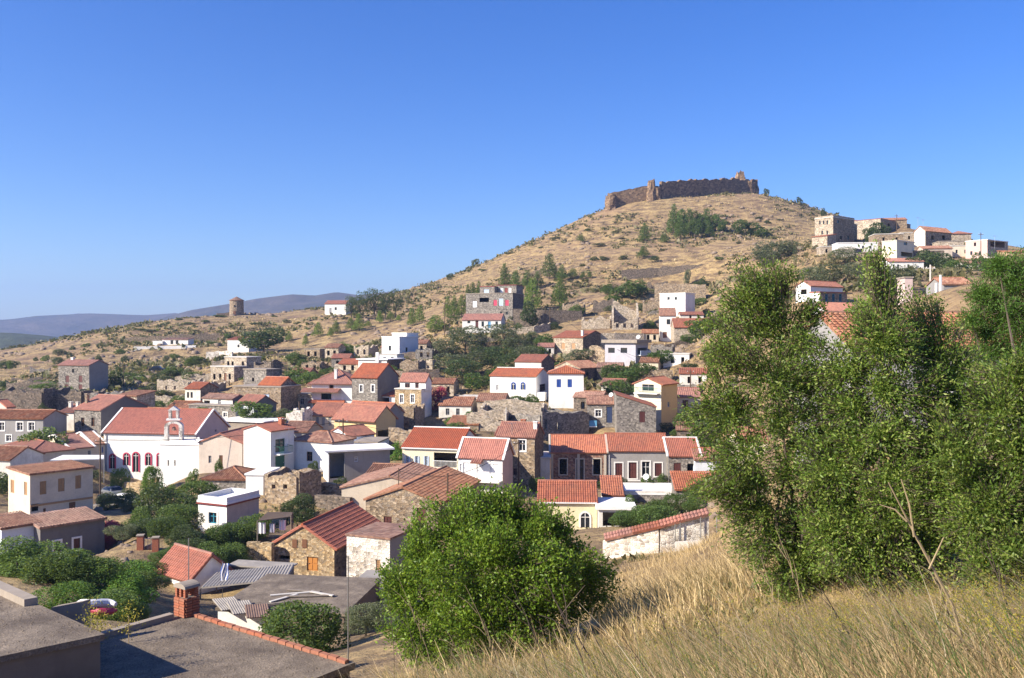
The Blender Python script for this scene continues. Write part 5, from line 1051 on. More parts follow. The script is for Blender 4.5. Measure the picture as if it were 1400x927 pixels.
b1 = on_ground(1085, 16); leafy('almond_tree','tall almond tree with sparse upright branches at the meadow edge','tree',b1,blob_px(b1,16,airy([(1040,425,44,0),(1075,465,60,.3),(1018,372,20,0),(1050,385,32,.2),(1000,475,42,-.3),(985,525,34,0),(1060,525,62,-.4),(1000,565,50,.3),(1095,565,66,.4),(1030,625,64,-.2),(1000,665,42,0),(1075,675,70,.2),(1115,725,62,.4),(998,412,22,.2),(1060,760,40,.2),(1010,700,30,0),(1130,630,60,.2),(1110,780,40,-.2),(970,610,30,0),(1062,362,14,0),(1030,395,24,-.2),(975,480,20,0),(1020,735,40,0),(1070,790,40,-.3),(1130,790,45,.2),(1100,755,52,0),(1140,560,46,.3),(1150,610,50,.2),(1135,690,50,.3),(1110,520,40,.4)], rgA),rgA),7000,11,.066,.44,'leaf_almond','bark',rgA,rad=.055)
b2 = on_ground(1225, 15); leafy('almond_tree','broad almond tree with a yellow tinged crown in front of the grey house','tree',b2,blob_px(b2,15,airy([(1206,388,27,0),(1208,430,36,.3),(1210,475,52,-.3),(1160,505,60,.2),(1230,545,74,0),(1180,585,76,.3),(1275,595,72,.2),(1150,645,70,.2),(1220,655,80,-.4),(1290,665,70,-.3),(1180,715,74,0),(1255,735,70,.2),(1300,510,56,.5),(1335,550,50,.4),(1197,352,18,0),(1140,730,50,.2),(1255,425,30,.8),(1262,475,44,.6),(1200,780,50,-.2),(1270,785,46,-.3),(1320,600,50,.2),(1198,462,32,.2),(1325,700,50,.1)], rgA),rgA),8800,11,.066,.44,'leaf_almond','bark',rgA,rad=.055)
b3 = on_ground(1385, 13.5); leafy('almond_tree','dense dark almond tree at the edge of the meadow path','tree',b3,blob_px(b3,13.5,airy([(1370,565,60,.4),(1400,625,74,0),(1340,640,60,.5),(1360,695,66,-.2),(1420,705,74,-.3),(1390,755,60,-.6),(1440,565,74,.2),(1325,725,50,.3),(1400,525,54,.6),(1350,775,46,-.4),(1410,800,40,-.6)], rgA),rgA),5200,11,.068,.42,'leaf_almond','bark',rgA,rad=.05)
b4 = on_ground(1420, 22); leafy('pepper_tree','bright green drooping pepper tree above the tile roof','tree',b4,blob_px(b4,22,[(1385,385,44,0),(1410,430,66,0),(1372,440,50,.5),(1345,405,30,.2),(1400,500,56,-.2),(1352,480,36,.2),(1440,385,60,0),(1330,440,24,0),(1365,365,22,0)],rgA),3200,15,.10,.2,'leaf_bright','bark',rgA)
bb = [(690,735,56,0),(640,745,54,-.3),(735,745,54,-.2),(592,775,50,-.4),(775,775,46,-.2),(680,785,86,-1.0),(610,830,66,-.6),(740,830,70,-.6),(560,815,40,-.3),(660,860,78,-1),(785,815,38,0),(570,868,52,-.4),(720,880,60,-.6),(545,850,30,-.4),(620,900,60,-.7),(692,696,28,.1),(702,672,14,.1),(652,694,20,0),(738,706,20,0),(606,738,22,-.2),(676,680,13,.2),(722,684,12,0),(630,716,16,-.2)]
for i in range(34):
    t = math.pi*(.02+.96*rgA.random()); rx, ry = 122+34*rgA.random(), 112+40*rgA.random(); bb.append((678+rx*math.cos(t), 828-ry*math.sin(t), 14+14*rgA.random(), -.9+1.1*rgA.random()))
for i in range(16): bb.append((590+180*rgA.random(), 720+150*rgA.random(), 22+16*rgA.random(), -1.9+.4*rgA.random()))
b5 = on_ground(678, 20.5); leafy('round_bush','large round bright green bush at the foot of the meadow','shrub',b5,blob_px(b5,20.5,bb,rgA),7000,12,.082,.52,'leaf_bush','bark',rgA,inner=.6,rad=.035)
for k in range(42):
    d = 215+95*rgA.random(); px = 690+320*rgA.random(); x = (px-CX)/F*d
    if free(np.array([x]), np.array([d]), 1.0)[0]: tree('bush', nearby(px, d, ('dark scrub', 'green scrub', 'olive scrub')[k % 3]), px, 999, d, 9+18*rgA.random(), ('leaf_dark', 'leaf_broad', 'leaf_olive')[k % 3], 'scrub among the ruins', minh=1.5+1.8*rgA.random())
# small garden greenery between the houses
rgB = np.random.default_rng(12); cnt = 0
while cnt < 120:
    d = 95+125*rgB.random(); px = -20+980*rgB.random(); x = (px-CX)/F*d
    if not free(np.array([x]), np.array([d]), 1.2)[0]: continue
    tree('bush', nearby(px, d, ('green bush', 'fig bush', 'dark bush', 'olive bush')[cnt % 4]), px, 999, d, 10+20*rgB.random(), ('leaf_broad', 'leaf_fig', 'leaf_dark', 'leaf_olive')[cnt % 4], 'garden bushes between the houses', minh=1.2+1.4*rgB.random()); cnt += 1
# ---------------------------------------------------------------- walls between the plots
def dry_wall(label, pts, mat='stone', thick=.5, amp=.1, name='dry_stone_wall', cat='wall', minh=.5, seed=0, group=None, parts=None):
    q = [P(*p) for p in pts]; gr = [Vector((p.x, p.y, hz(p.x, p.y))) for p in q]; o = empty(name, gr[0], 0, label, cat, group)
    for i in range(len(q)-1):
        h1, h2 = max(minh, q[i].z-gr[i].z), max(minh, q[i+1].z-gr[i+1].z); h = max(h1, h2)
        ragged(MB(), gr[i]-gr[0], gr[i+1]-gr[0], h, thick, 0, .8, (), amp*min(1, 1.5/h), (h1/h, h2/h), seed+i*7+int(pts[0][0]), 2).build('wall_section', mat, o)
    return o
dry_wall('long white terrace wall under the low hillside house', [(183,474,294),(225,473,295),(268,472,296)], 'white', .4, .02, 'terrace_wall')
dry_wall('pale broken wall on the bank below the white cottage', [(282,481,262),(300,480,262),(318,481,260)], 'stone_white', .5, .15)
dry_wall('high dark terrace wall beside the tall grey house', [(702,422,256),(745,424,254),(795,425,256)], 'stone_dark', .6, .05, 'terrace_wall')
dry_wall('tumbled pale wall below the dark terrace wall', [(690,449,240),(730,447,240),(752,440,243)], 'stone_pale', .6, .25)
dry_wall('stone terrace wall right of the white cube house', [(550,482,222),(590,480,223),(620,478,226)], 'stone', .6, .12, 'terrace_wall')
dry_wall('stone terrace wall below the white cube house', [(520,508,188),(560,506,188),(600,504,190)], 'stone', .5, .15, 'terrace_wall')
dry_wall('long pale wall under the collapsed house', [(800,457,222),(840,455,222),(880,456,224)], 'stone_pale', .5, .08)
dry_wall('crumbling wall stub beside the lavender house', [(806,474,205),(818,472,204),(828,480,202)], 'stone', .6, .3)
dry_wall('retaining wall under the white arched house', [(662,548,160),(700,546,159),(745,552,158)], 'stone_pale', .6, .1)
dry_wall('dark retaining wall under the blue shuttered house', [(742,560,152),(775,562,151),(805,566,150)], 'stone_grey', .6, .05)
dry_wall('garden wall of grey stone below the olive wood', [(622,540,172),(645,541,171),(668,543,170)], 'stone_pale', .5, .08)
dry_wall('rough stone wall beside the orange porch', [(532,585,138),(560,588,137),(590,594,134)], 'stone', .5, .2)
dry_wall('grey yard wall behind the beige plastered house', [(436,660,104),(470,660,103),(500,655,102)], 'stone', .5, .2)
dry_wall('brown yard wall below the grey flat roofed house', [(432,676,98),(455,677,97),(480,680,96)], 'stone_dark', .5, .05)
dry_wall('stone garden wall joining the golden cottage', [(338,742,76),(356,741,76),(373,742,75.5)], 'stone_gold', .4, .06)
dry_wall('ochre garden wall and steps below the church', [(172,661,116),(190,657,115),(216,655,114)], 'stone_gold', .6, .15)
dry_wall('street wall under the parked cars', [(122,690,106),(160,689,105),(215,690,104)], 'stone_grey', .5, .02)
dry_wall('crooked dry wall crossing the windmill slope', [(170,462,315),(240,458,318),(300,455,322)], 'stone', .6, .3)
dry_wall('low dry wall near the windmill crest', [(235,446,348),(290,444,352),(350,444,356)], 'stone', .6, .3)
dry_wall('old terrace wall below the eucalyptus row', [(400,452,318),(450,449,316),(500,447,314)], 'stone_dark', .6, .3)
dry_wall('old terrace wall high on the castle slope', [(720,372,345),(800,366,345),(860,368,342)], 'stone', .7, .3)
dry_wall('second terrace wall under the castle pines', [(850,369,325),(900,366,325),(960,368,322)], 'stone_dark', .7, .2)
dry_wall('terrace wall above the white house with tiny windows', [(895,388,268),(930,388,266),(965,389,264)], 'stone', .6, .15)
dry_wall('low wall at the edge of the dark ruins', [(10,523,196),(60,521,194),(110,526,192)], 'stone_dark', .6, .3)
dry_wall('pale wall below the bank of the round dark tree', [(240,515,205),(265,512,204),(290,510,204)], 'stone_pale', .6, .3)
dry_wall('short stone wall in front of the three storey grey house', [(115,544,172),(150,540,173),(185,538,174)], 'stone_dark', .6, .15)
# white rubble wall with tile coping and the low concrete wall with its fence
rw = dry_wall('white rubble retaining wall with orange tile coping beside the meadow', [(826,738,69),(864,729,68),(902,720,67),(935,711,67),(968,703,67)], 'stone_white', .6, .015, 'retaining_wall', minh=1.2)
for (a, b) in zip([(826,738,69),(864,729,68),(902,720,67),(935,711,67)], [(864,729,68),(902,720,67),(935,711,67),(968,703,67)]):
    p, q = P(*a)-rw.location, P(*b)-rw.location; mb = MB(); dv = q-p; Y = Vector((0, 0, 1)).cross(dv.normalized()); up = Vector((0, 0, .10))
    tplane(mb, p-Y*-.45+up*.6 if False else p-Vector((0, .55, 0))+up, dv.normalized(), (Vector((0, 1.1, .32))).normalized(), dv.length, .95, .26, True); mb.build('coping', 'tile', rw)
lw = dry_wall('low concrete wall along the top of the dry meadow', [(923,741,66),(980,738,65),(1042,733,64)], 'concrete_pale', .35, .01, 'low_wall', minh=.5)
for i, px in enumerate((923, 930, 958, 980, 1005, 1030)):
    g = on_ground(px, 66.5); MB().tube([(0, 0, -.3), (0, 0, 2.2+.3*(i == 2))], .045, 6).build('fence_post', 'metal', None); o = bpy.context.scene.objects[-1]
FP = [o for o in COL.objects if o.name.startswith('fence_post')]
for o, px in zip(FP, (923, 930, 958, 980, 1005, 1030)):
    o.location = on_ground(px, 66.5); tag(o, 'thin grey metal fence post behind the low meadow wall', 'fence post', 'fence posts behind the meadow wall')
rgW = random.Random(3); k = 0
while k < 26:
    d = rgW.uniform(110, 260); px = rgW.uniform(-20, 980); x = (px-CX)/F*d; x2 = x+rgW.uniform(4, 9); y2 = d+rgW.uniform(-1.5, 1.5)
    if not (free(np.array([x, (x+x2)/2, x2]), np.array([d, (d+y2)/2, y2]), 1.5)).all(): continue
    pp = [Vector((a, b, hz(a, b)+rgW.uniform(.9, 1.6))) for a, b in ((x, d), ((x+x2)/2, (d+y2)/2), (x2, y2))]
    dry_wall(nearby(px, d, ('brown wall', 'pale wall', 'dark wall', 'grey wall')[k % 4]), [(CX+q.x/q.y*F, HY-q.z/q.y*F, q.y) for q in pp], ('stone', 'stone_pale', 'stone_dark', 'stone_grey')[k % 4], .5, .3, group='crumbling walls between the plots'); k += 1
# ---------------------------------------------------------------- extras on the houses
def pent(s, side, p1, p2, py, depth, drop, tile, name='awning'):
    u0, u1 = sorted((upx(s, side, p1), upx(s, side, p2))); v = vpy(s, side, (p1+p2)/2, py); put = s['put'+side]; mb = MB()
    a = put(u0, v-drop, -depth); b_ = put(u1, v-drop, -depth); c_ = put(u0, v, -.01); eu = (b_-a); ev = c_-a
    if eu.cross(ev).z < 0: a, eu = b_, -eu
    tplane(mb, a, eu.normalized(), ev.normalized(), eu.length, ev.length, .26, False); return mb.build(name, tile, s['root'])
pent(h_bal, 'L', 415, 466, 531, 1.6, .55, 'tile', 'veranda_roof'); pent(h_bal, 'L', 424, 472, 547, 1.2, .4, 'tile_new', 'veranda_roof')
pent(h_d2, 'L', 647, 662, 626, 1.2, .45, 'tile', 'awning'); balcony(h_d2, 'L', 629, 686, 656, 1.1, 'p_white', 'slab_white')
balcony(h_d1, 'L', 593, 625, 640, .25, 'p_white', 'slab_white'); balcony(h_green, 'R', 375, 393, 619, 1.0, 'p_green', 'slab_white'); balcony(h_yel2, 'L', 870, 902, 537, 1.1, 'p_green', 'slab_white', False)
balcony(h_lav, 'R', 871, 885, 485, .9, 'p_paleblue', 'slab_white', True); balcony(h_e6, 'L', 800, 816, 582, .9, 'p_skyblue', 'slab_white', True)
lbox(h_cream, 'string_course', 'p_tan', 'R', .02, h_cream['B']-.02, vpy(h_cream, 'R', 84, 686)-.1, vpy(h_cream, 'R', 84, 686)+.1, -.08, -.003)
lbox(h_blue, 'cornice', 'p_red', 'L', -.1, h_blue['A']+.1, h_blue['H']-.16, h_blue['H']-.01, -.16, -.003); lbox(h_blue, 'cornice', 'p_red', 'R', -.1, h_blue['B'], h_blue['H']-.16, h_blue['H']-.01, -.14, -.003)
lbox(h_glass, 'pillar', 'white', 'L', upx(h_glass, 'L', 517)-.35, upx(h_glass, 'L', 517)+.35, 0, 4.2, -.5, -.1)
lbox(h_yel2, 'band', 'white', 'L', .01, h_yel2['A']-.01, vpy(h_yel2, 'L', 886, 545)-.3, vpy(h_yel2, 'L', 886, 545), -.07, -.003)
for u in (.0, .5, 1.0): lbox(h_f1, 'pilaster', 'trim_stone', 'L', u*(h_f1['A']-.35), u*(h_f1['A']-.35)+.35, -.5, h_f1['H']-.25, -.06, -.002)
lbox(h_f1, 'cornice', 'trim_stone', 'L', -.05, h_f1['A']+.05, h_f1['H']-.25, h_f1['H']-.02, -.14, -.002); lbox(h_f1, 'sill', 'trim_stone', 'L', .1, h_f1['A']-.1, .55, .75, -.35, -.002)
lbox(h_f2, 'cornice', 'concrete', 'L', -.05, h_f2['A']+.05, h_f2['H']-.25, h_f2['H']-.02, -.14, -.002); lbox(h_f2, 'plinth', 'trim_white', 'L', .1, h_f2['A']-.1, .2, .34, -.2, -.002)
lbox(h_church, 'cornice', 'white', 'L', -.1, h_church['A']+.1, h_church['H']-.3, h_church['H']-.05, -.2, -.003); lbox(h_church, 'downpipe', 'p_grey', 'L', h_church['A']-.5, h_church['A']-.4, 0, h_church['H']-.3, -.12, -.02)
lbox(h_f5, 'gutter', 'p_white', 'L', 0, h_f5['A'], h_f5['H']-.18, h_f5['H']-.04, -.3, -.02); lbox(h_d1, 'gutter', 'p_white', 'L', 0, h_d1['A'], h_d1['H']-.2, h_d1['H']-.06, -.3, -.02)
for px_ in (403, 416.5):
    u_ = upx(h_gold, 'L', px_); v_ = vpy(h_gold, 'L', px_, 743); lbox(h_gold, 'shutter', 'p_brown', 'L', u_-.22, u_+.22, v_-.36, v_+.36, -.05, -.003)
lbox(h_arch, 'stair', 'white', 'R', .2, 2.2, 0, 1.6, -1.6, -.003)
# church bellcote
bt = on_ground(238, 125.5); bt.z = h_church['c'].z; bo = empty('bell_tower', bt, R(6), 'white open arched bell tower standing before the red church roof', 'bell tower')
zt = lambda py: -(py-HY)/F*125.5-bt.z
z0, z1, z2, z3 = zt(615), zt(583), zt(572), zt(556)
MB().box(-1.35, 1.35, -.55, .55, 0, z0).build('base', 'white', bo)
for x in (-1, 1): MB().box(x*1.0-.24, x*1.0+.24, -.45, .45, z0, z1).build('pillar', 'stone_white', bo)
mb = MB()
for i in range(10):
    t0, t1 = math.pi*i/10, math.pi*(i+1)/10; ri, ro_ = .76, 1.24
    pt = lambda t, r, y: (math.cos(t)*r, y, z1+math.sin(t)*r*.62)
    for y in (-.45, .45): mb.quad(pt(t0, ri, y), pt(t1, ri, y), pt(t1, ro_, y), pt(t0, ro_, y))
    mb.quad(pt(t0, ri, -.45), pt(t1, ri, -.45), pt(t1, ri, .45), pt(t0, ri, .45)); mb.quad(pt(t0, ro_, -.45), pt(t1, ro_, -.45), pt(t1, ro_, .45), pt(t0, ro_, .45))
mb.build('arch', 'stone_white', bo)
MB().box(-.95, .95, -.5, .5, z2-.25, z2).build('cornice', 'white', bo)
for x in (-1, 1): MB().box(x*.5-.16, x*.5+.16, -.35, .35, z2, z3-.5).build('pillar', 'stone_white', bo)
mb = MB(); q = [(-.8, z3-.5), (.8, z3-.5), (0, z3+.1)]
for y in (-.4, .4): mb.quad(*[(x, y, z) for x, z in q])
for i in range(3): a, b = q[i], q[(i+1) % 3]; mb.quad((a[0], -.4, a[1]), (b[0], -.4, b[1]), (b[0], .4, b[1]), (a[0], .4, a[1]))
mb.build('pediment', 'white', bo); MB().box(-.05, .05, -.05, .05, z3, z3+.7).box(-.22, .22, -.045, .045, z3+.38, z3+.48).build('cross', 'p_black', bo)
MB().lathe((0, 0, z1-.55), [(.36, 0), (.30, .1), (.22, .35), (.12, .5), (0, .52)], 12).build('bell', 'metal_rust', bo)
# ---------------------------------------------------------------- near flat roofs at the bottom left
def prism(mb, pts, z0, z1):
    n = len(pts); mb.quad(*[(p[0], p[1], z1) for p in pts]); mb.quad(*[(p[0], p[1], z0) for p in pts[::-1]])
    for i in range(n): a, b = pts[i], pts[(i+1) % n]; mb.quad((a[0], a[1], z0), (b[0], b[1], z0), (b[0], b[1], z1), (a[0], a[1], z1))
    return mb
def V2(px, py, z): d = -z*F/(py-HY); return Vector(((px-CX)/F*d, d))
K = V2(137, 867, -6); e1 = (V2(0, 896, -6)-K).normalized(); e2 = (V2(0, 805, -6)-K).normalized()
nr = empty('flat_roofed_building', (K.x, K.y, -10.5), 0, 'near cement building with bare flat roof beside the brick chimney roof', 'building')
def rel(p): return Vector((p.x-nr.location.x, p.y-nr.location.y))
prism(MB(), [rel(K), rel(K+e2*7), rel(K+e2*7+e1*6), rel(K+e1*6)], -1.5, 4.38).build('wall', 'brown_cement', nr)
prism(MB(), [rel(K-e1*.06-e2*.06), rel(K+e2*7-e1*.06), rel(K+e2*7+e1*6), rel(K+e1*6-e2*.06)], 4.38, 4.5).build('roof', 'gravel', nr)
mb = prism(MB(), [rel(K+e2*3.0-e1*.05), rel(K+e2*7-e1*.05), rel(K+e2*7+e1*.22), rel(K+e2*3.0+e1*.22)], 4.5, 4.66); mb.build('kerb', 'concrete', nr)
lowk = V2(70, 838, -6.2); prism(MB(), [rel(lowk), rel(V2(112, 830, -6.2)), rel(V2(112, 830, -6.2)+Vector((.1, .2))), rel(lowk+Vector((.1, .2)))], 3.6, 4.42).build('parapet', 'concrete', nr)
A_ = V2(478, 906, -7); B_ = V2(258, 838, -7); f1 = (V2(425, 927, -7)-A_).normalized(); f2 = (B_-A_).normalized(); LB = (B_-A_).length
br = empty('flat_roofed_building', (A_.x, A_.y, -11), 0, 'near building with rough gravel roof edged in red bricks and a brick chimney', 'building')
def relb(p): return Vector((p.x-br.location.x, p.y-br.location.y))
prism(MB(), [relb(A_), relb(B_), relb(B_+f1*9), relb(A_+f1*9)], -2, 3.85).build('wall', 'stone_dark', br)  # wall turned from the sun, its shade put into the dark stone colour
prism(MB(), [relb(A_-f1*.08-f2*.08), relb(B_-f1*.08+f2*.08), relb(B_+f1*9+f2*.08), relb(A_+f1*9-f2*.08)], 3.85, 4.0).build('roof', 'gravel', br)
bm = {}
def brick_obj(parent, loc, ang, size, mat='brick_orange', tilt=0):
    key = (size, mat)
    if key not in bm:
        x, y, z = size; m_ = MB(); m_.box(-x/2, x/2, -y/2, y/2, -z/2+.006, z/2-.006); m_.box(-x/2+.006, x/2-.006, -y/2+.006, y/2-.006, -z/2, z/2); bm[key] = m_.mesh('brick', mat)
    o = bpy.data.objects.new('brick', bm[key]); COL.objects.link(o); o.parent = parent; o.location = loc; o.rotation_euler = (tilt, random.uniform(-.03, .03), ang); return o
ang = math.atan2(f2.y, f2.x); nb = int(LB/.265)
for i in range(nb):
    p = relb(A_+f2*(LB*(i+.5)/nb)+f1*.07); brick_obj(br, (p.x, p.y, 4.04+random.uniform(-.008, .008)), ang+random.uniform(-.05, .05), (.245, .12, .08), 'brick_orange' if random.random() < .7 else 'brick', random.uniform(-.06, .06))
lbox(h_crf, 'white_panel', 'white', 'L', upx(h_crf, 'L', 362), h_crf['A']-.02, -2, h_crf['H']-.05, -.05, -.003)
mb = MB(); prism(mb, [relb(B_+f2*.04-f1*.0+f1*.5), relb(B_+f1*9+f2*.04), relb(B_+f1*9-f2*.14), relb(B_-f2*.14+f1*.5)], 4.0, 4.13); mb.build('kerb', 'concrete', br)
cc = relb(B_+f1*.12-f2*.1); ch = MB().box(-.22, .22, -.20, .20, 0, .52).build('chimney', 'concrete', br); ch.location = (cc.x, cc.y, 4.0); ch.rotation_euler = (0, 0, ang); ch.scale = (.85, .85, .85)
for r_ in range(7):
    z = .045+r_*.078; off = r_ % 2
    for sx, sy, n_, L_ in ((0, -1, 2, .52), (0, 1, 2, .52), (-1, 0, 2, .44), (1, 0, 2, .44)):
        for k in range(n_):
            t = ((k+.5)/n_-.5)*L_*.98+(.006 if off else -.006)
            brick_obj(ch, (t, sy*.225, z) if sy else (sx*.245, t, z), 0 if sy else math.pi/2, (.235, .075, .066) if sy else (.20, .07, .066), 'brick' if (r_+k) % 3 else 'brick_orange')
for sx in (-1, 0, 1):
    for sy in (-1, 1):
        for k in range(4): brick_obj(ch, (sx*.2, sy*.17, .60+k*.066), 0, (.09, .10, .058), 'brick')
mb = MB()
for i in range(8):
    t0, t1 = math.pi*i/8, math.pi*(i+1)/8
    for y0_ in (-.25,): mb.quad((math.cos(t0)*.29, -.25, .86+math.sin(t0)*.12), (math.cos(t1)*.29, -.25, .86+math.sin(t1)*.12), (math.cos(t1)*.29, .25, .86+math.sin(t1)*.12), (math.cos(t0)*.29, .25, .86+math.sin(t0)*.12))
    mb.quad((0, -.25, .86), (math.cos(t0)*.29, -.25, .86+math.sin(t0)*.12), (math.cos(t1)*.29, -.25, .86+math.sin(t1)*.12)); mb.quad((0, .25, .86), (math.cos(t0)*.29, .25, .86+math.sin(t0)*.12), (math.cos(t1)*.29, .25, .86+math.sin(t1)*.12))
mb.box(-.29, .29, -.25, .25, .83, .86).build('chimney_cap', 'concrete', br).location = (cc.x, cc.y, 4.0); COL.objects[-1].rotation_euler = (0, 0, ang); COL.objects[-1].scale = (.85, .85, .85)
def pebbles(root, org, u, v, lu, lv, z, n, seed):
    rg = np.random.default_rng(seed); a, b = rg.random(n)*lu, rg.random(n)*lv; x = org.x+u.x*a+v.x*b; y = org.y+u.y*a+v.y*b; s = .008+.022*rg.random(n)**3
    base = np.array([(1,0,0),(0,1,0),(-1,0,0),(0,-1,0),(0,0,.8)], float); vv = base[None]*s[:, None, None]*(.7+.6*rg.random((n, 5, 1)))+np.c_[x, y, np.full(n, z)][:, None]
    f = (np.array([(0,1,4),(1,2,4),(2,3,4),(3,0,4)])[None]+np.arange(n)[:, None, None]*5).reshape(-1, 3)
    o = bpy.data.objects.new('gravel', np_mesh('gravel', vv.reshape(-1, 3), f, 'gravel')); COL.objects.link(o); o.parent = root; o['kind'] = 'stuff'
pebbles(br, relb(A_+f2*.2), f1, f2, 7, LB-.4, 4.0, 9000, 3); pebbles(nr, rel(K), e1, e2, 5, 6, 4.5, 5000, 4)
# ---------------------------------------------------------------- canopies, pergola, debris near the sheds
def sheet(name, label, cat, c, mat, post='wood_grey', ph=2.2, thick=.05, corr=True, posts=(0, 1)):
    q = [P(*p) for p in c]; o = empty(name, Vector((q[0].x, q[0].y, q[0].z-ph)), 0, label, cat); mb = MB(); r = [p-o.location for p in q]
    if corr:
        eu = r[1]-r[0]; ev = r[3]-r[0]; tplane(mb, r[0], eu.normalized(), ev.normalized(), eu.length, ev.length, .2, False, thick=thick)
    else:
        dn = Vector((0, 0, -thick)); mb.quad(*r); mb.quad(*[p+dn for p in r[::-1]])
        for i in range(4): mb.quad(r[i], r[(i+1) % 4], r[(i+1) % 4]+dn, r[i]+dn)
    mb.build('roof_sheet', mat, o)
    for i in range(4):
        p = r[i]; g = Vector((p.x, p.y, min(p.z-1.5, -.6))); MB().tube([g, p], .05, 6).build('post', post, o)
    return o
sheet('metal_canopy','rusty grey corrugated canopy between the red cottage and the shed','canopy',[(274,804,55),(392,792,55.5),(388,776,61),(296,783,61)],'zinc')
sheet('white_canopy','thin white flat canopy behind the cream house','canopy',[(68,629,112),(142,627,114),(142,622,118),(86,622,118)],'slab_white','metal',2.6,.12,False)
sheet('vine_pergola','dark sheet pergola with laundry beside the vine thicket','pergola',[(352,712,76),(398,706,77),(400,700,81),(366,700,81)],'wood',ph=2.6,corr=False)
for px, py, d, w, h in ((358,722,76.4,10,15),(386,718,77,9,14),(372,722,76.6,7,12)):
    p = P(px, py, d); mb = MB(); n = 8
    for i in range(n):
        x0, x1 = (i/n-.5)*w/F*d, ((i+1)/n-.5)*w/F*d; y0, y1 = .08*math.sin(i*1.7), .08*math.sin((i+1)*1.7); hh = h/F*d
        mb.quad((x0, y0, 0), (x1, y1, 0), (x1, y1*1.4, hh), (x0, y0*1.4, hh))
    o = mb.build('hanging_cloth', 'cloth_white', None); o.location = p-Vector((0, 0, h/F*d/2)); tag(o, 'white washing hung to dry under the dark pergola', 'laundry', 'washing under the pergola')
rz_ = h_crf['c'].z+h_crf['H']+.16
def on_roof(px, py, z): d = -z*F/(py-HY); return Vector(((px-CX)/F*d, d, z))
for i, (px, py, an, nm, mat, lab) in enumerate(((330,833,.5,'corrugated_sheet','zinc','curled grey roofing sheet at the edge of the littered roof'),(352,838,.35,'corrugated_sheet','metal_rust','rusty roofing sheet lying on the littered roof'),(312,828,.6,'corrugated_sheet','zinc','pale roofing sheet at the white end of the littered roof'))):
    p = on_roof(px, py, rz_); mb = MB(); tplane(mb, (-.6, -.9, .02), (1, 0, 0), (0, 1, .08), 1.2, 1.8, .12, False, thick=.01); o = mb.build(nm, mat, None); o.location = p; o.rotation_euler = (0, .05, an); tag(o, lab, 'roofing sheet')
for i, (px, py, an, ln) in enumerate(((400,812,.3,2.4),(415,808,-.2,2.0),(388,818,.9,1.8),(425,815,.1,2.6),(440,812,-.5,1.6),(380,825,.4,2.2))):
    o = MB().box(-ln/2, ln/2, -.09, .09, 0, .05).build('plank', 'wood_grey' if i % 2 else 'concrete_pale', None); o.location = on_roof(px, py, rz_+.01+i*.012); o.rotation_euler = (0, 0, an); tag(o, 'loose weathered plank dumped on the littered roof', 'plank', 'planks on the littered roof')
# flag
fp = P(304, 800, 57); fo = empty('flag', fp, 0, 'blue and white striped flag hanging on a pole by the red cottage', 'flag')
MB().tube([(0, 0, -2.2), (0, 0, 1.5)], .025, 6).build('flagpole', 'metal', fo)
for k in range(7):
    mb = MB(); x0, x1 = k*.065, (k+1)*.065
    for j in range(5): z0_, z1_ = 1.4-j*.24, 1.4-(j+1)*.24; w_ = lambda z: .05*math.sin(z*5+k*.8)-.14*(1.4-z); mb.quad((x0+w_(z0_), -.04*math.sin(k), z0_), (x1+w_(z0_), -.04*math.sin(k+1), z0_), (x1+w_(z1_), -.04*math.sin(k+1), z1_), (x0+w_(z1_), -.04*math.sin(k), z1_))
    mb.build('stripe', 'p_blue' if k % 2 == 0 else 'cloth_white', fo)
# brick gate posts and gate
for px in (192, 213):
    g = on_ground(px, 71); o = empty('gate_post', g, .2, 'square red brick gate post in the garden hedge', 'gate post', 'brick gate posts'); o.scale = (.8, .8, .75); MB().box(-.3, .3, -.3, .3, -.4, 1.45).build('pillar', 'brick', o); MB().box(-.36, .36, -.36, .36, 1.45, 1.55).build('cap', 'concrete', o)
g = on_ground(202.5, 71); o = empty('garden_gate', g, .2, 'low iron garden gate between the brick posts', 'gate')
for i in range(7): MB().tube([(-.8+i*.26, 0, .05), (-.8+i*.26, 0, 1.0)], .02, 5).build('bar', 'p_grey', o)
MB().tube([(-.85, 0, .9), (.85, 0, .9)], .025, 5).build('rail', 'p_grey', o)
# ---------------------------------------------------------------- poles, wires, dishes, antennas
PT = {}
def pole(px, ytop, d, label, r=.12, mat='wood', arm=True, group=None, name='utility_pole', cat='pole'):
    g = on_ground(px, d); h = max(3, -(ytop-HY)/F*d-g.z); o = empty(name, g, 0, label, cat, group); MB().tube([(0, 0, -.5), (0, 0, h)], [r, r*.75], 8).build('shaft', mat, o)
    if arm:
        MB().box(-.7, .7, -.05, .05, h-.55, h-.43).build('crossarm', mat, o)
        for x in (-.55, .55): MB().lathe((x, 0, h-.43), [(.05, 0), (.06, .06), (.03, .14), (0, .15)], 8).build('insulator', 'trim_white', o)
    PT[px] = g+Vector((0, 0, h-.3)); return o
pole(137,598,112,'dark wooden pole in front of the church street'); pole(709,601,112,'tall dark wooden pole beside the narrow stone house'); pole(612,647,90,'dark pole rising from the wide tiled roof',.1,arm=False)
pole(469,572,124,'dark pole behind the old hipped roof'); pole(409,549,150,'black pole beside the small stone house',.14,arm=False); pole(944,505,164,'wooden pole beside the small cream house'); pole(752,420,246,'thin pole beside the dark terrace wall'); pole(608,413,252,'pole on the bank left of the dark red roof')
pole(169,498,200,'grey pole by the dark shrub beside the three storey house',.1); pole(692,557,146,'pale pole in front of the pale stone ruin',.09,'concrete_pale',False); pole(1226,293,268,'ridge pole beside the square stone house'); pole(1341,318,236,'ridge pole beside the pale pink house'); pole(362,470,262,'grey pole in front of the big round oak',.1)
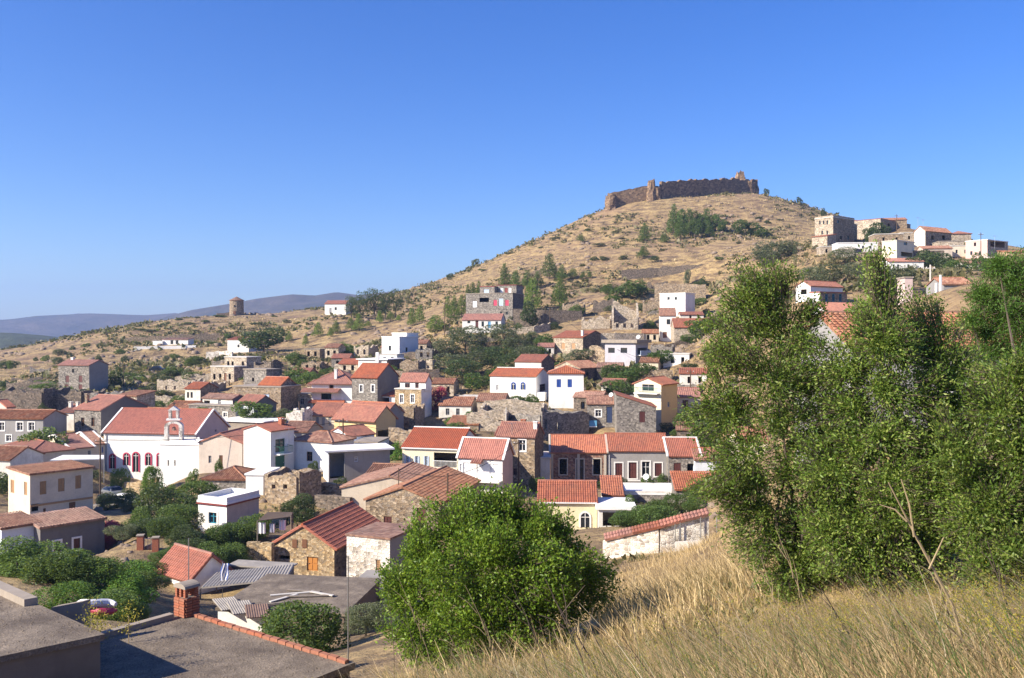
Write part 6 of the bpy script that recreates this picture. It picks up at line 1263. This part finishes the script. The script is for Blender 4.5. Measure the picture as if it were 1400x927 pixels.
pole(1272,362,125,'white concrete pole with bracket behind the almonds',.14,'concrete_pale'); pole(1286,376,118,'white flue pipe behind the almonds',.22,'trim_white',False,name='flue_pipe',cat='pipe'); pole(1280,408,118,'second shorter white flue pipe behind the almonds',.22,'trim_white',False,name='flue_pipe',cat='pipe')
pole(476,780,24.5,'slim white metal post standing beside the olive tree',.022,'metal',False,name='metal_post'); pole(545,640,92,'bare thin pole on the beige plastered house',.06,'wood',False)
pole(258,736,23,'thin pale antenna mast behind the brick chimney',.018,'metal',False,name='antenna_mast')
pole(914,610,118,'thin pipe mast at the joint of the row houses',.04,'metal',False,name='antenna_mast'); pole(833,622,120,'white drain mast between the two row houses',.05,'p_white',False,name='antenna_mast')
def wire(a, b, label, sag=.03, r=.03):
    p, q = PT[a], PT[b]; n = 14; L = (q-p).length; o = p.copy(); pts = [(p+(q-p)*(i/n)-Vector((0, 0, sag*L*4*(i/n)*(1-i/n))))-o for i in range(n+1)]; w = MB().tube(pts, r, 4).build('power_cable', 'rubber', None); w.location = o; tag(w, label, 'cable')
wire(137, 469, 'sagging cable from the church street pole to the hipped roof pole'); wire(709, 612, 'cable between the tall pole and the tiled roof pole'); wire(469, 709, 'long cable running over the yellow house to the tall pole'); wire(409, 469, 'cable from the black pole down to the hipped roof'); wire(944, 752, 'thin cable climbing the slope past the lavender house'); wire(752, 608, 'cable crossing in front of the tall grey house'); wire(612, 545, 'cable drooping across the rubble stone house')
def dish(px, py, d, label, r=.45, rz=-.5):
    p = P(px, py, d); o = empty('satellite_dish', p-Vector((0, 0, .9)), rz, label, 'satellite dish'); m = MB().lathe((0, 0, 0), [(0, .0), (r*.5, .03), (r*.85, .10), (r, .15), (r*.98, .17), (r*.5, .05), (0, .02)], 18).build('reflector', 'p_white', o); m.location = (0, -.1, .9); m.rotation_euler = (R(65), 0, 0)
    MB().tube([(0, .05, -.5), (0, .05, .9)], .035, 6).build('mast', 'metal', o); MB().tube([(0, -.12, .62), (0, -.62, .98)], .02, 5).build('arm', 'metal', o); MB().box(-.06, .06, -.72, -.6, .92, 1.06).build('receiver', 'p_grey', o)
dish(593,652,97,'big white satellite dish behind the tiled roof ridge',.48); dish(461,706,83,'white satellite dish above the golden cottage roof',.5); dish(379,577,137,'satellite dish on the flat white shed roof',.5); dish(272,602,119,'satellite dish at the corner of the church block',.4); dish(836,540,150,'satellite dish above the grey slanting house',.4); dish(873,461,196,'satellite dish on the lavender house roof',.5); dish(884,652,112,'small dish on the white terrace before the row',.4)
def antenna(px, ytop, d, label, h=2.6):
    top = P(px, ytop, d); o = empty('television_antenna', top-Vector((0, 0, h)), .4, label, 'antenna', None); MB().tube([(0, 0, -.6), (0, 0, h)], .03, 5).build('mast', 'metal', o); MB().tube([(-.6, 0, h-.15), (.6, 0, h-.15)], .02, 5).build('boom', 'metal', o)
    for i in range(6): MB().tube([(-.55+i*.22, -.35+.03*i, h-.15), (-.55+i*.22, .35-.03*i, h-.15)], .014, 4).build('element', 'metal', o)
antenna(1255,297,262,'tall lattice antenna on the stone house with tan gable',5); antenna(1262,300,260,'twin antenna beside the lattice antenna on the ridge',4); antenna(1360,322,240,'antenna over the pergola house on the ridge',3); antenna(464,573,126,'antenna on the hipped roof house'); antenna(395,584,116,'antenna on the white house with green shutters'); antenna(700,577,120,'antenna on the narrow stone house')
# ---------------------------------------------------------------- cars
def car(px, py, d, rz, mat, label, suv=False):
    g = on_ground(px, d, .02); o = empty('parked_car', g, rz, label, 'car', 'cars parked in the village'); h = 1.65 if suv else 1.42
    prof = [(-2.1, .35), (-2.12, .75), (-1.95, .95), (-1.55, 1.0), (-1.0, h-.05), (-.4, h), (.55, h-.02), (1.05, 1.02), (1.75, .92), (2.08, .72), (2.1, .38)]; mb = MB(); hw = .85
    lo = [(x, -hw, z) for x, z in prof]; n = len(prof)
    for y0_, y1_ in ((-1, 1),):
        for i in range(n):
            a, b = prof[i], prof[(i+1) % n]; ta = .72 if a[1] > 1.1 else 1; tb = .72 if b[1] > 1.1 else 1
            mb.quad((a[0], -hw*ta, a[1]), (a[0], hw*ta, a[1]), (b[0], hw*tb, b[1]), (b[0], -hw*tb, b[1]))
    for sy in (-1, 1): mb.quad(*[(x, sy*hw*(.72 if z > 1.1 else 1), z) for x, z in prof])
    mb.build('body', mat, o)
    for sy in (-1, 1): MB().quad((-1.35, sy*.862, 1.03), (.9, sy*.862, 1.03), (.48, sy*.66, h-.08), (-.92, sy*.66, h-.08)).build('side_window', 'glass', o)
    MB().quad((1.09, -.72, 1.04), (1.09, .72, 1.04), (.62, .58, h-.06), (.62, -.58, h-.06)).build('windscreen', 'glass', o); MB().quad((-1.6, -.72, 1.02), (-1.6, .72, 1.02), (-1.06, .58, h-.08), (-1.06, -.58, h-.08)).build('rear_window', 'glass', o)
    for x in (-1.3, 1.3):
        for sy in (-1, 1):
            w = MB(); w.tube([(x, sy*.70, .32), (x, sy*.90, .32)], .32, 14); wo = w.build('wheel', 'rubber', o); MB().tube([(x, sy*.89, .32), (x, sy*.915, .32)], .19, 10).build('rim', 'metal', wo)
    for sy in (-1, 1): MB().box(2.05, 2.13, sy*.62-.17, sy*.62+.17, .64, .78).build('headlight', 'glass', o); MB().box(-2.14, -2.06, sy*.66-.12, sy*.66+.12, .66, .84).build('tail_light', 'p_red', o)
    MB().box(2.08, 2.14, -.6, .6, .36, .5).build('bumper', 'rubber', o)
car(143,684,109,R(-60),'car_dark','dark off road car parked facing the garden below the church',True); car(169,684,110,R(-15),'car_white','white saloon car parked beside the ochre wall'); car(155,676,116,R(-40),'car_grey','grey car parked behind the dark off road car'); car(215,505,238,R(10),'car_dark','dark car parked alone on the dry hillside track',True)
tree('bush','magenta flowering bush beside the narrow white house',600,524,166,20,'leaf_pink')
# ---------------------------------------------------------------- the dry meadow in front
def ribbon(n, x, y, h, wd, lean, rg, mat, name, label, cat, seg=3):
    z = gz_at(x, y); base = np.c_[x, y, z-.03]; ln = np.c_[lean[0]+rg.normal(size=n)*.36, lean[1]+rg.normal(size=n)*.36]; side = unit(np.c_[rg.normal(size=n), rg.normal(size=n)*.3, np.zeros(n)]); vs = []
    for i in range(seg+1):
        f = i/seg; c = base+np.c_[ln*(h*f**1.5)[:, None], h*f*(1-.15*f)]; w = (wd*(1-f*.85)*.5)[:, None]; vs += [c-side*w, c+side*w]
    v = np.stack(vs, 1).reshape(-1, 3); k = 2*(seg+1); fb = np.array([(2*i, 2*i+1, 2*i+3, 2*i+2) for i in range(seg)]); f = (fb[None]+np.arange(n)[:, None, None]*k).reshape(-1, 4)
    o = bpy.data.objects.new(name, np_mesh(name, v, f, mat)); COL.objects.link(o); tag(o, label, cat, None, 'stuff'); return v.reshape(n, k, 3)[:, -1]
def meadow(n, y0, y1, rg, pw=1.0, k0=-.17, k1=.72):
    y = y0+(y1-y0)*rg.random(n)**pw; x = (k0+(k1-k0)*rg.random(n))*y
    lim = np.interp(y, [3, 9, 14, 20, 30, 45, 66, 76], [-3.0, -2.4, -2.6, -2.6, 2.0, 4.5, 8.5, 12]); hi = np.interp(y, [3, 12, 20, 40, 66], [9, 12, 15, 18, 20]); k = (x > lim) & (x < hi); k &= ~((y > 18) & (y < 24) & (x < 2)); k &= fbm(x, y, .55, 3, 9) > -.85+.5*(rg.random(n)-.5)
    return x[k], y[k]
rgG = np.random.default_rng(77)
x, y = meadow(46000, 3.4, 20, rgG, 1.25); n = len(x); ribbon(n, x, y, .10+.26*rgG.random(n)**1.5, .006+.006*rgG.random(n), (-.25, .05), rgG, 'straw', 'meadow_grass', 'dry golden grass of the foreground meadow', 'grass')
x, y = meadow(42000, 17, 66, rgG, 1.1); n = len(x); ribbon(n, x, y, .25+.5*rgG.random(n)**1.5, .014+.02*rgG.random(n), (-.25, .05), rgG, 'straw', 'far_meadow_grass', 'dry pale grass of the sloping meadow', 'grass', 2)
x, y = meadow(9000, 17, 60, rgG, 1.1); n = len(x); ribbon(n, x, y, .4+.6*rgG.random(n), .012+.012*rgG.random(n), (-.35, .05), rgG, 'straw_dark', 'far_meadow_weeds', 'brown weed stems standing in the sloping meadow', 'weeds', 2)
x, y = meadow(13000, 3.6, 24, rgG, 1.2); n = len(x); ribbon(n, x, y, .22+.5*rgG.random(n)**1.4, .004+.004*rgG.random(n), (-.5, .05), rgG, 'straw_dark', 'dry_stalks', 'brown dry stalks standing in the meadow', 'stalks')
x, y = meadow(1600, 4.5, 24, rgG, 1.1); n = len(x); ribbon(n, x, y, .3+.5*rgG.random(n), .004+.004*rgG.random(n), (-.65, .05), rgG, 'pale_straw', 'pale_stalks', 'long pale leaning stalks in the meadow', 'stalks')
x, y = meadow(5200, 3.8, 24, rgG, 1.2); n = len(x); tips = ribbon(n, x, y, .25+.4*rgG.random(n), .005+.004*rgG.random(n), (-.4, .05), rgG, 'leaf_fig', 'wild_fennel', 'green wild fennel stems in the meadow', 'fennel')
m = fbm(tips[:, 0], tips[:, 1], .6, 3, 4) > .0; c = np.repeat(tips[m], 18, 0); c = c+rgG.normal(size=c.shape)*np.array([.035, .035, .03])-np.array([0, 0, .03]); v, f = cards(c, rgG.normal(size=c.shape)+np.array([0, 0, .6]), .016, .4, .1, rgG)
o = bpy.data.objects.new('fennel_flowers', np_mesh('fennel_flowers', v, f, 'leaf_yellow')); COL.objects.link(o); tag(o, 'tiny yellow green fennel flower heads in the meadow', 'flowers', None, 'stuff')
tufts('meadow_weeds', 5200, 5, 40, -.12, .5, .16, 9, 'leaf_scrub', 'low brown green weeds in the dry meadow', 'weeds', .35, 41, .35, 1.0, .6, .5)
def stalk(label, base, top, d, forks=(), r=.006, group=None, mat='stalk'):
    g = on_ground(base, d); tp = P(top[0], top[1], d-.2); o = empty('dry_stalk', g, 0, label, 'stalk', group); q = tp-g; pts = [(0, 0, -.1), q*.35+Vector((.03, 0, .02)), q*.7+Vector((.02, .02, 0)), q]
    MB().tube(pts, [r*1.3, r*1.1, r*.8, r*.4], 5).build('stem', mat, o)
    for f, (px, py) in forks:
        s_ = q*f; e = P(px, py, d-.15)-g; MB().tube([s_, (s_+e)*.5+Vector((.01, 0, .02)), e], [r*.7, r*.55, r*.3], 5).build('branch', mat, o)
    return o
stalk('tall pale forked stalk leaning in front of the almond trees', 1335, (1215, 660), 5.2, ((.72, (1232, 655)), (.55, (1290, 735)), (.8, (1203, 690))), .0085)
stalk('bare brown forked stalk at the edge of the round bush', 815, (745, 790), 9, ((.6, (735, 840)), (.7, (800, 800)), (.5, (790, 850))), .009, None, 'twig')
stalk('grey twiggy stalk leaning across the round bush', 835, (755, 815), 8.5, ((.5, (812, 830)), (.75, (768, 800))), .008, None, 'twig')
for i, (b, tx, ty, d) in enumerate(((760,700,800,11),(700,636,800,12),(600,545,790,16),(575,552,830,16),(850,790,830,9),(880,850,800,10),(930,880,790,11),(690,655,840,12),(650,610,860,13),(1010,960,830,8),(1080,1040,760,9),(1120,1060,720,10),(1180,1120,800,7),(1260,1200,790,6),(1310,1270,760,6),(1390,1350,740,6.5),(970,930,850,7.5),(1100,1080,850,6),(900,850,870,8),(1230,1150,850,6),(1350,1290,850,5),(540,530,800,19),(1050,1000,880,6.5))):
    stalk('thin bare dry stalk rising above the meadow grass', b, (tx, ty), d, ((.6, (tx+14, ty+30)), (.75, (tx-10, ty+14)), (.45, (tx+24, ty+45))), .0065, 'bare stalks in the meadow', 'stalk' if i % 3 else 'twig')
rr_ = on_roof(131, 841, -6.9); mb = MB()
for q in range(2):
    pts = [(-.45+.9*i/8, .12*math.sin(i*.9+q*2), .12+q*.16+.05*math.sin(i*.6)) for i in range(9)]; mb2 = MB().tube(pts, [.05, .09, .1, .1, .1, .1, .1, .09, .05], 8)
    if q == 0: roll = empty('tarpaulin_roll', rr_, .2, 'crumpled red and white tarpaulin roll lying beside the near flat roofs', 'tarpaulin')
    mb2.build('roll', ('p_pink', 'cloth_white')[q], roll)
# yellow flowering weeds on the near roofs
for px, py, d in ((128,846,18.5),(133,858,18),(176,846,20)):
    g = P(px, py, d); o = empty('yellow_weed', g-Vector((0, 0, .25)), 0, 'yellow flowering weed sprouting between the near flat roofs', 'plant', 'yellow weeds between the near roofs'); c = rgG.normal(size=(260, 3))*np.array([.14, .12, .2])+np.array([0, 0, .28]); v, f = cards(c, rgG.normal(size=c.shape)+np.array([0, 0, .4]), .05, .45, .2, rgG); q = bpy.data.objects.new('foliage', np_mesh('foliage', v, f, 'leaf_yellow')); COL.objects.link(q); q.parent = o; MB().tube([(0, 0, -1.2), (0, 0, .3)], .012, 5).build('stem', 'stalk', o)
# ---------------------------------------------------------------- the air
hb = MB().box(-6400, 6400, -600, 6400, -75, 330).build('haze', None); hb['kind'] = 'stuff'; tag(hb, 'thin blue haze in the air over the valley', 'haze', None, 'stuff')
hm = bpy.data.materials.new('haze'); hm.use_nodes = True; nt = hm.node_tree; nt.nodes.remove(nt.nodes['Principled BSDF']); pv = nt.nodes.new('ShaderNodeVolumePrincipled'); pv.inputs['Color'].default_value = (.40, .58, 1, 1); pv.inputs['Density'].default_value = .00018; pv.inputs['Anisotropy'].default_value = .2
nt.links.new(pv.outputs[0], nt.nodes['Material Output'].inputs['Volume']); hb.data.materials.append(hm)
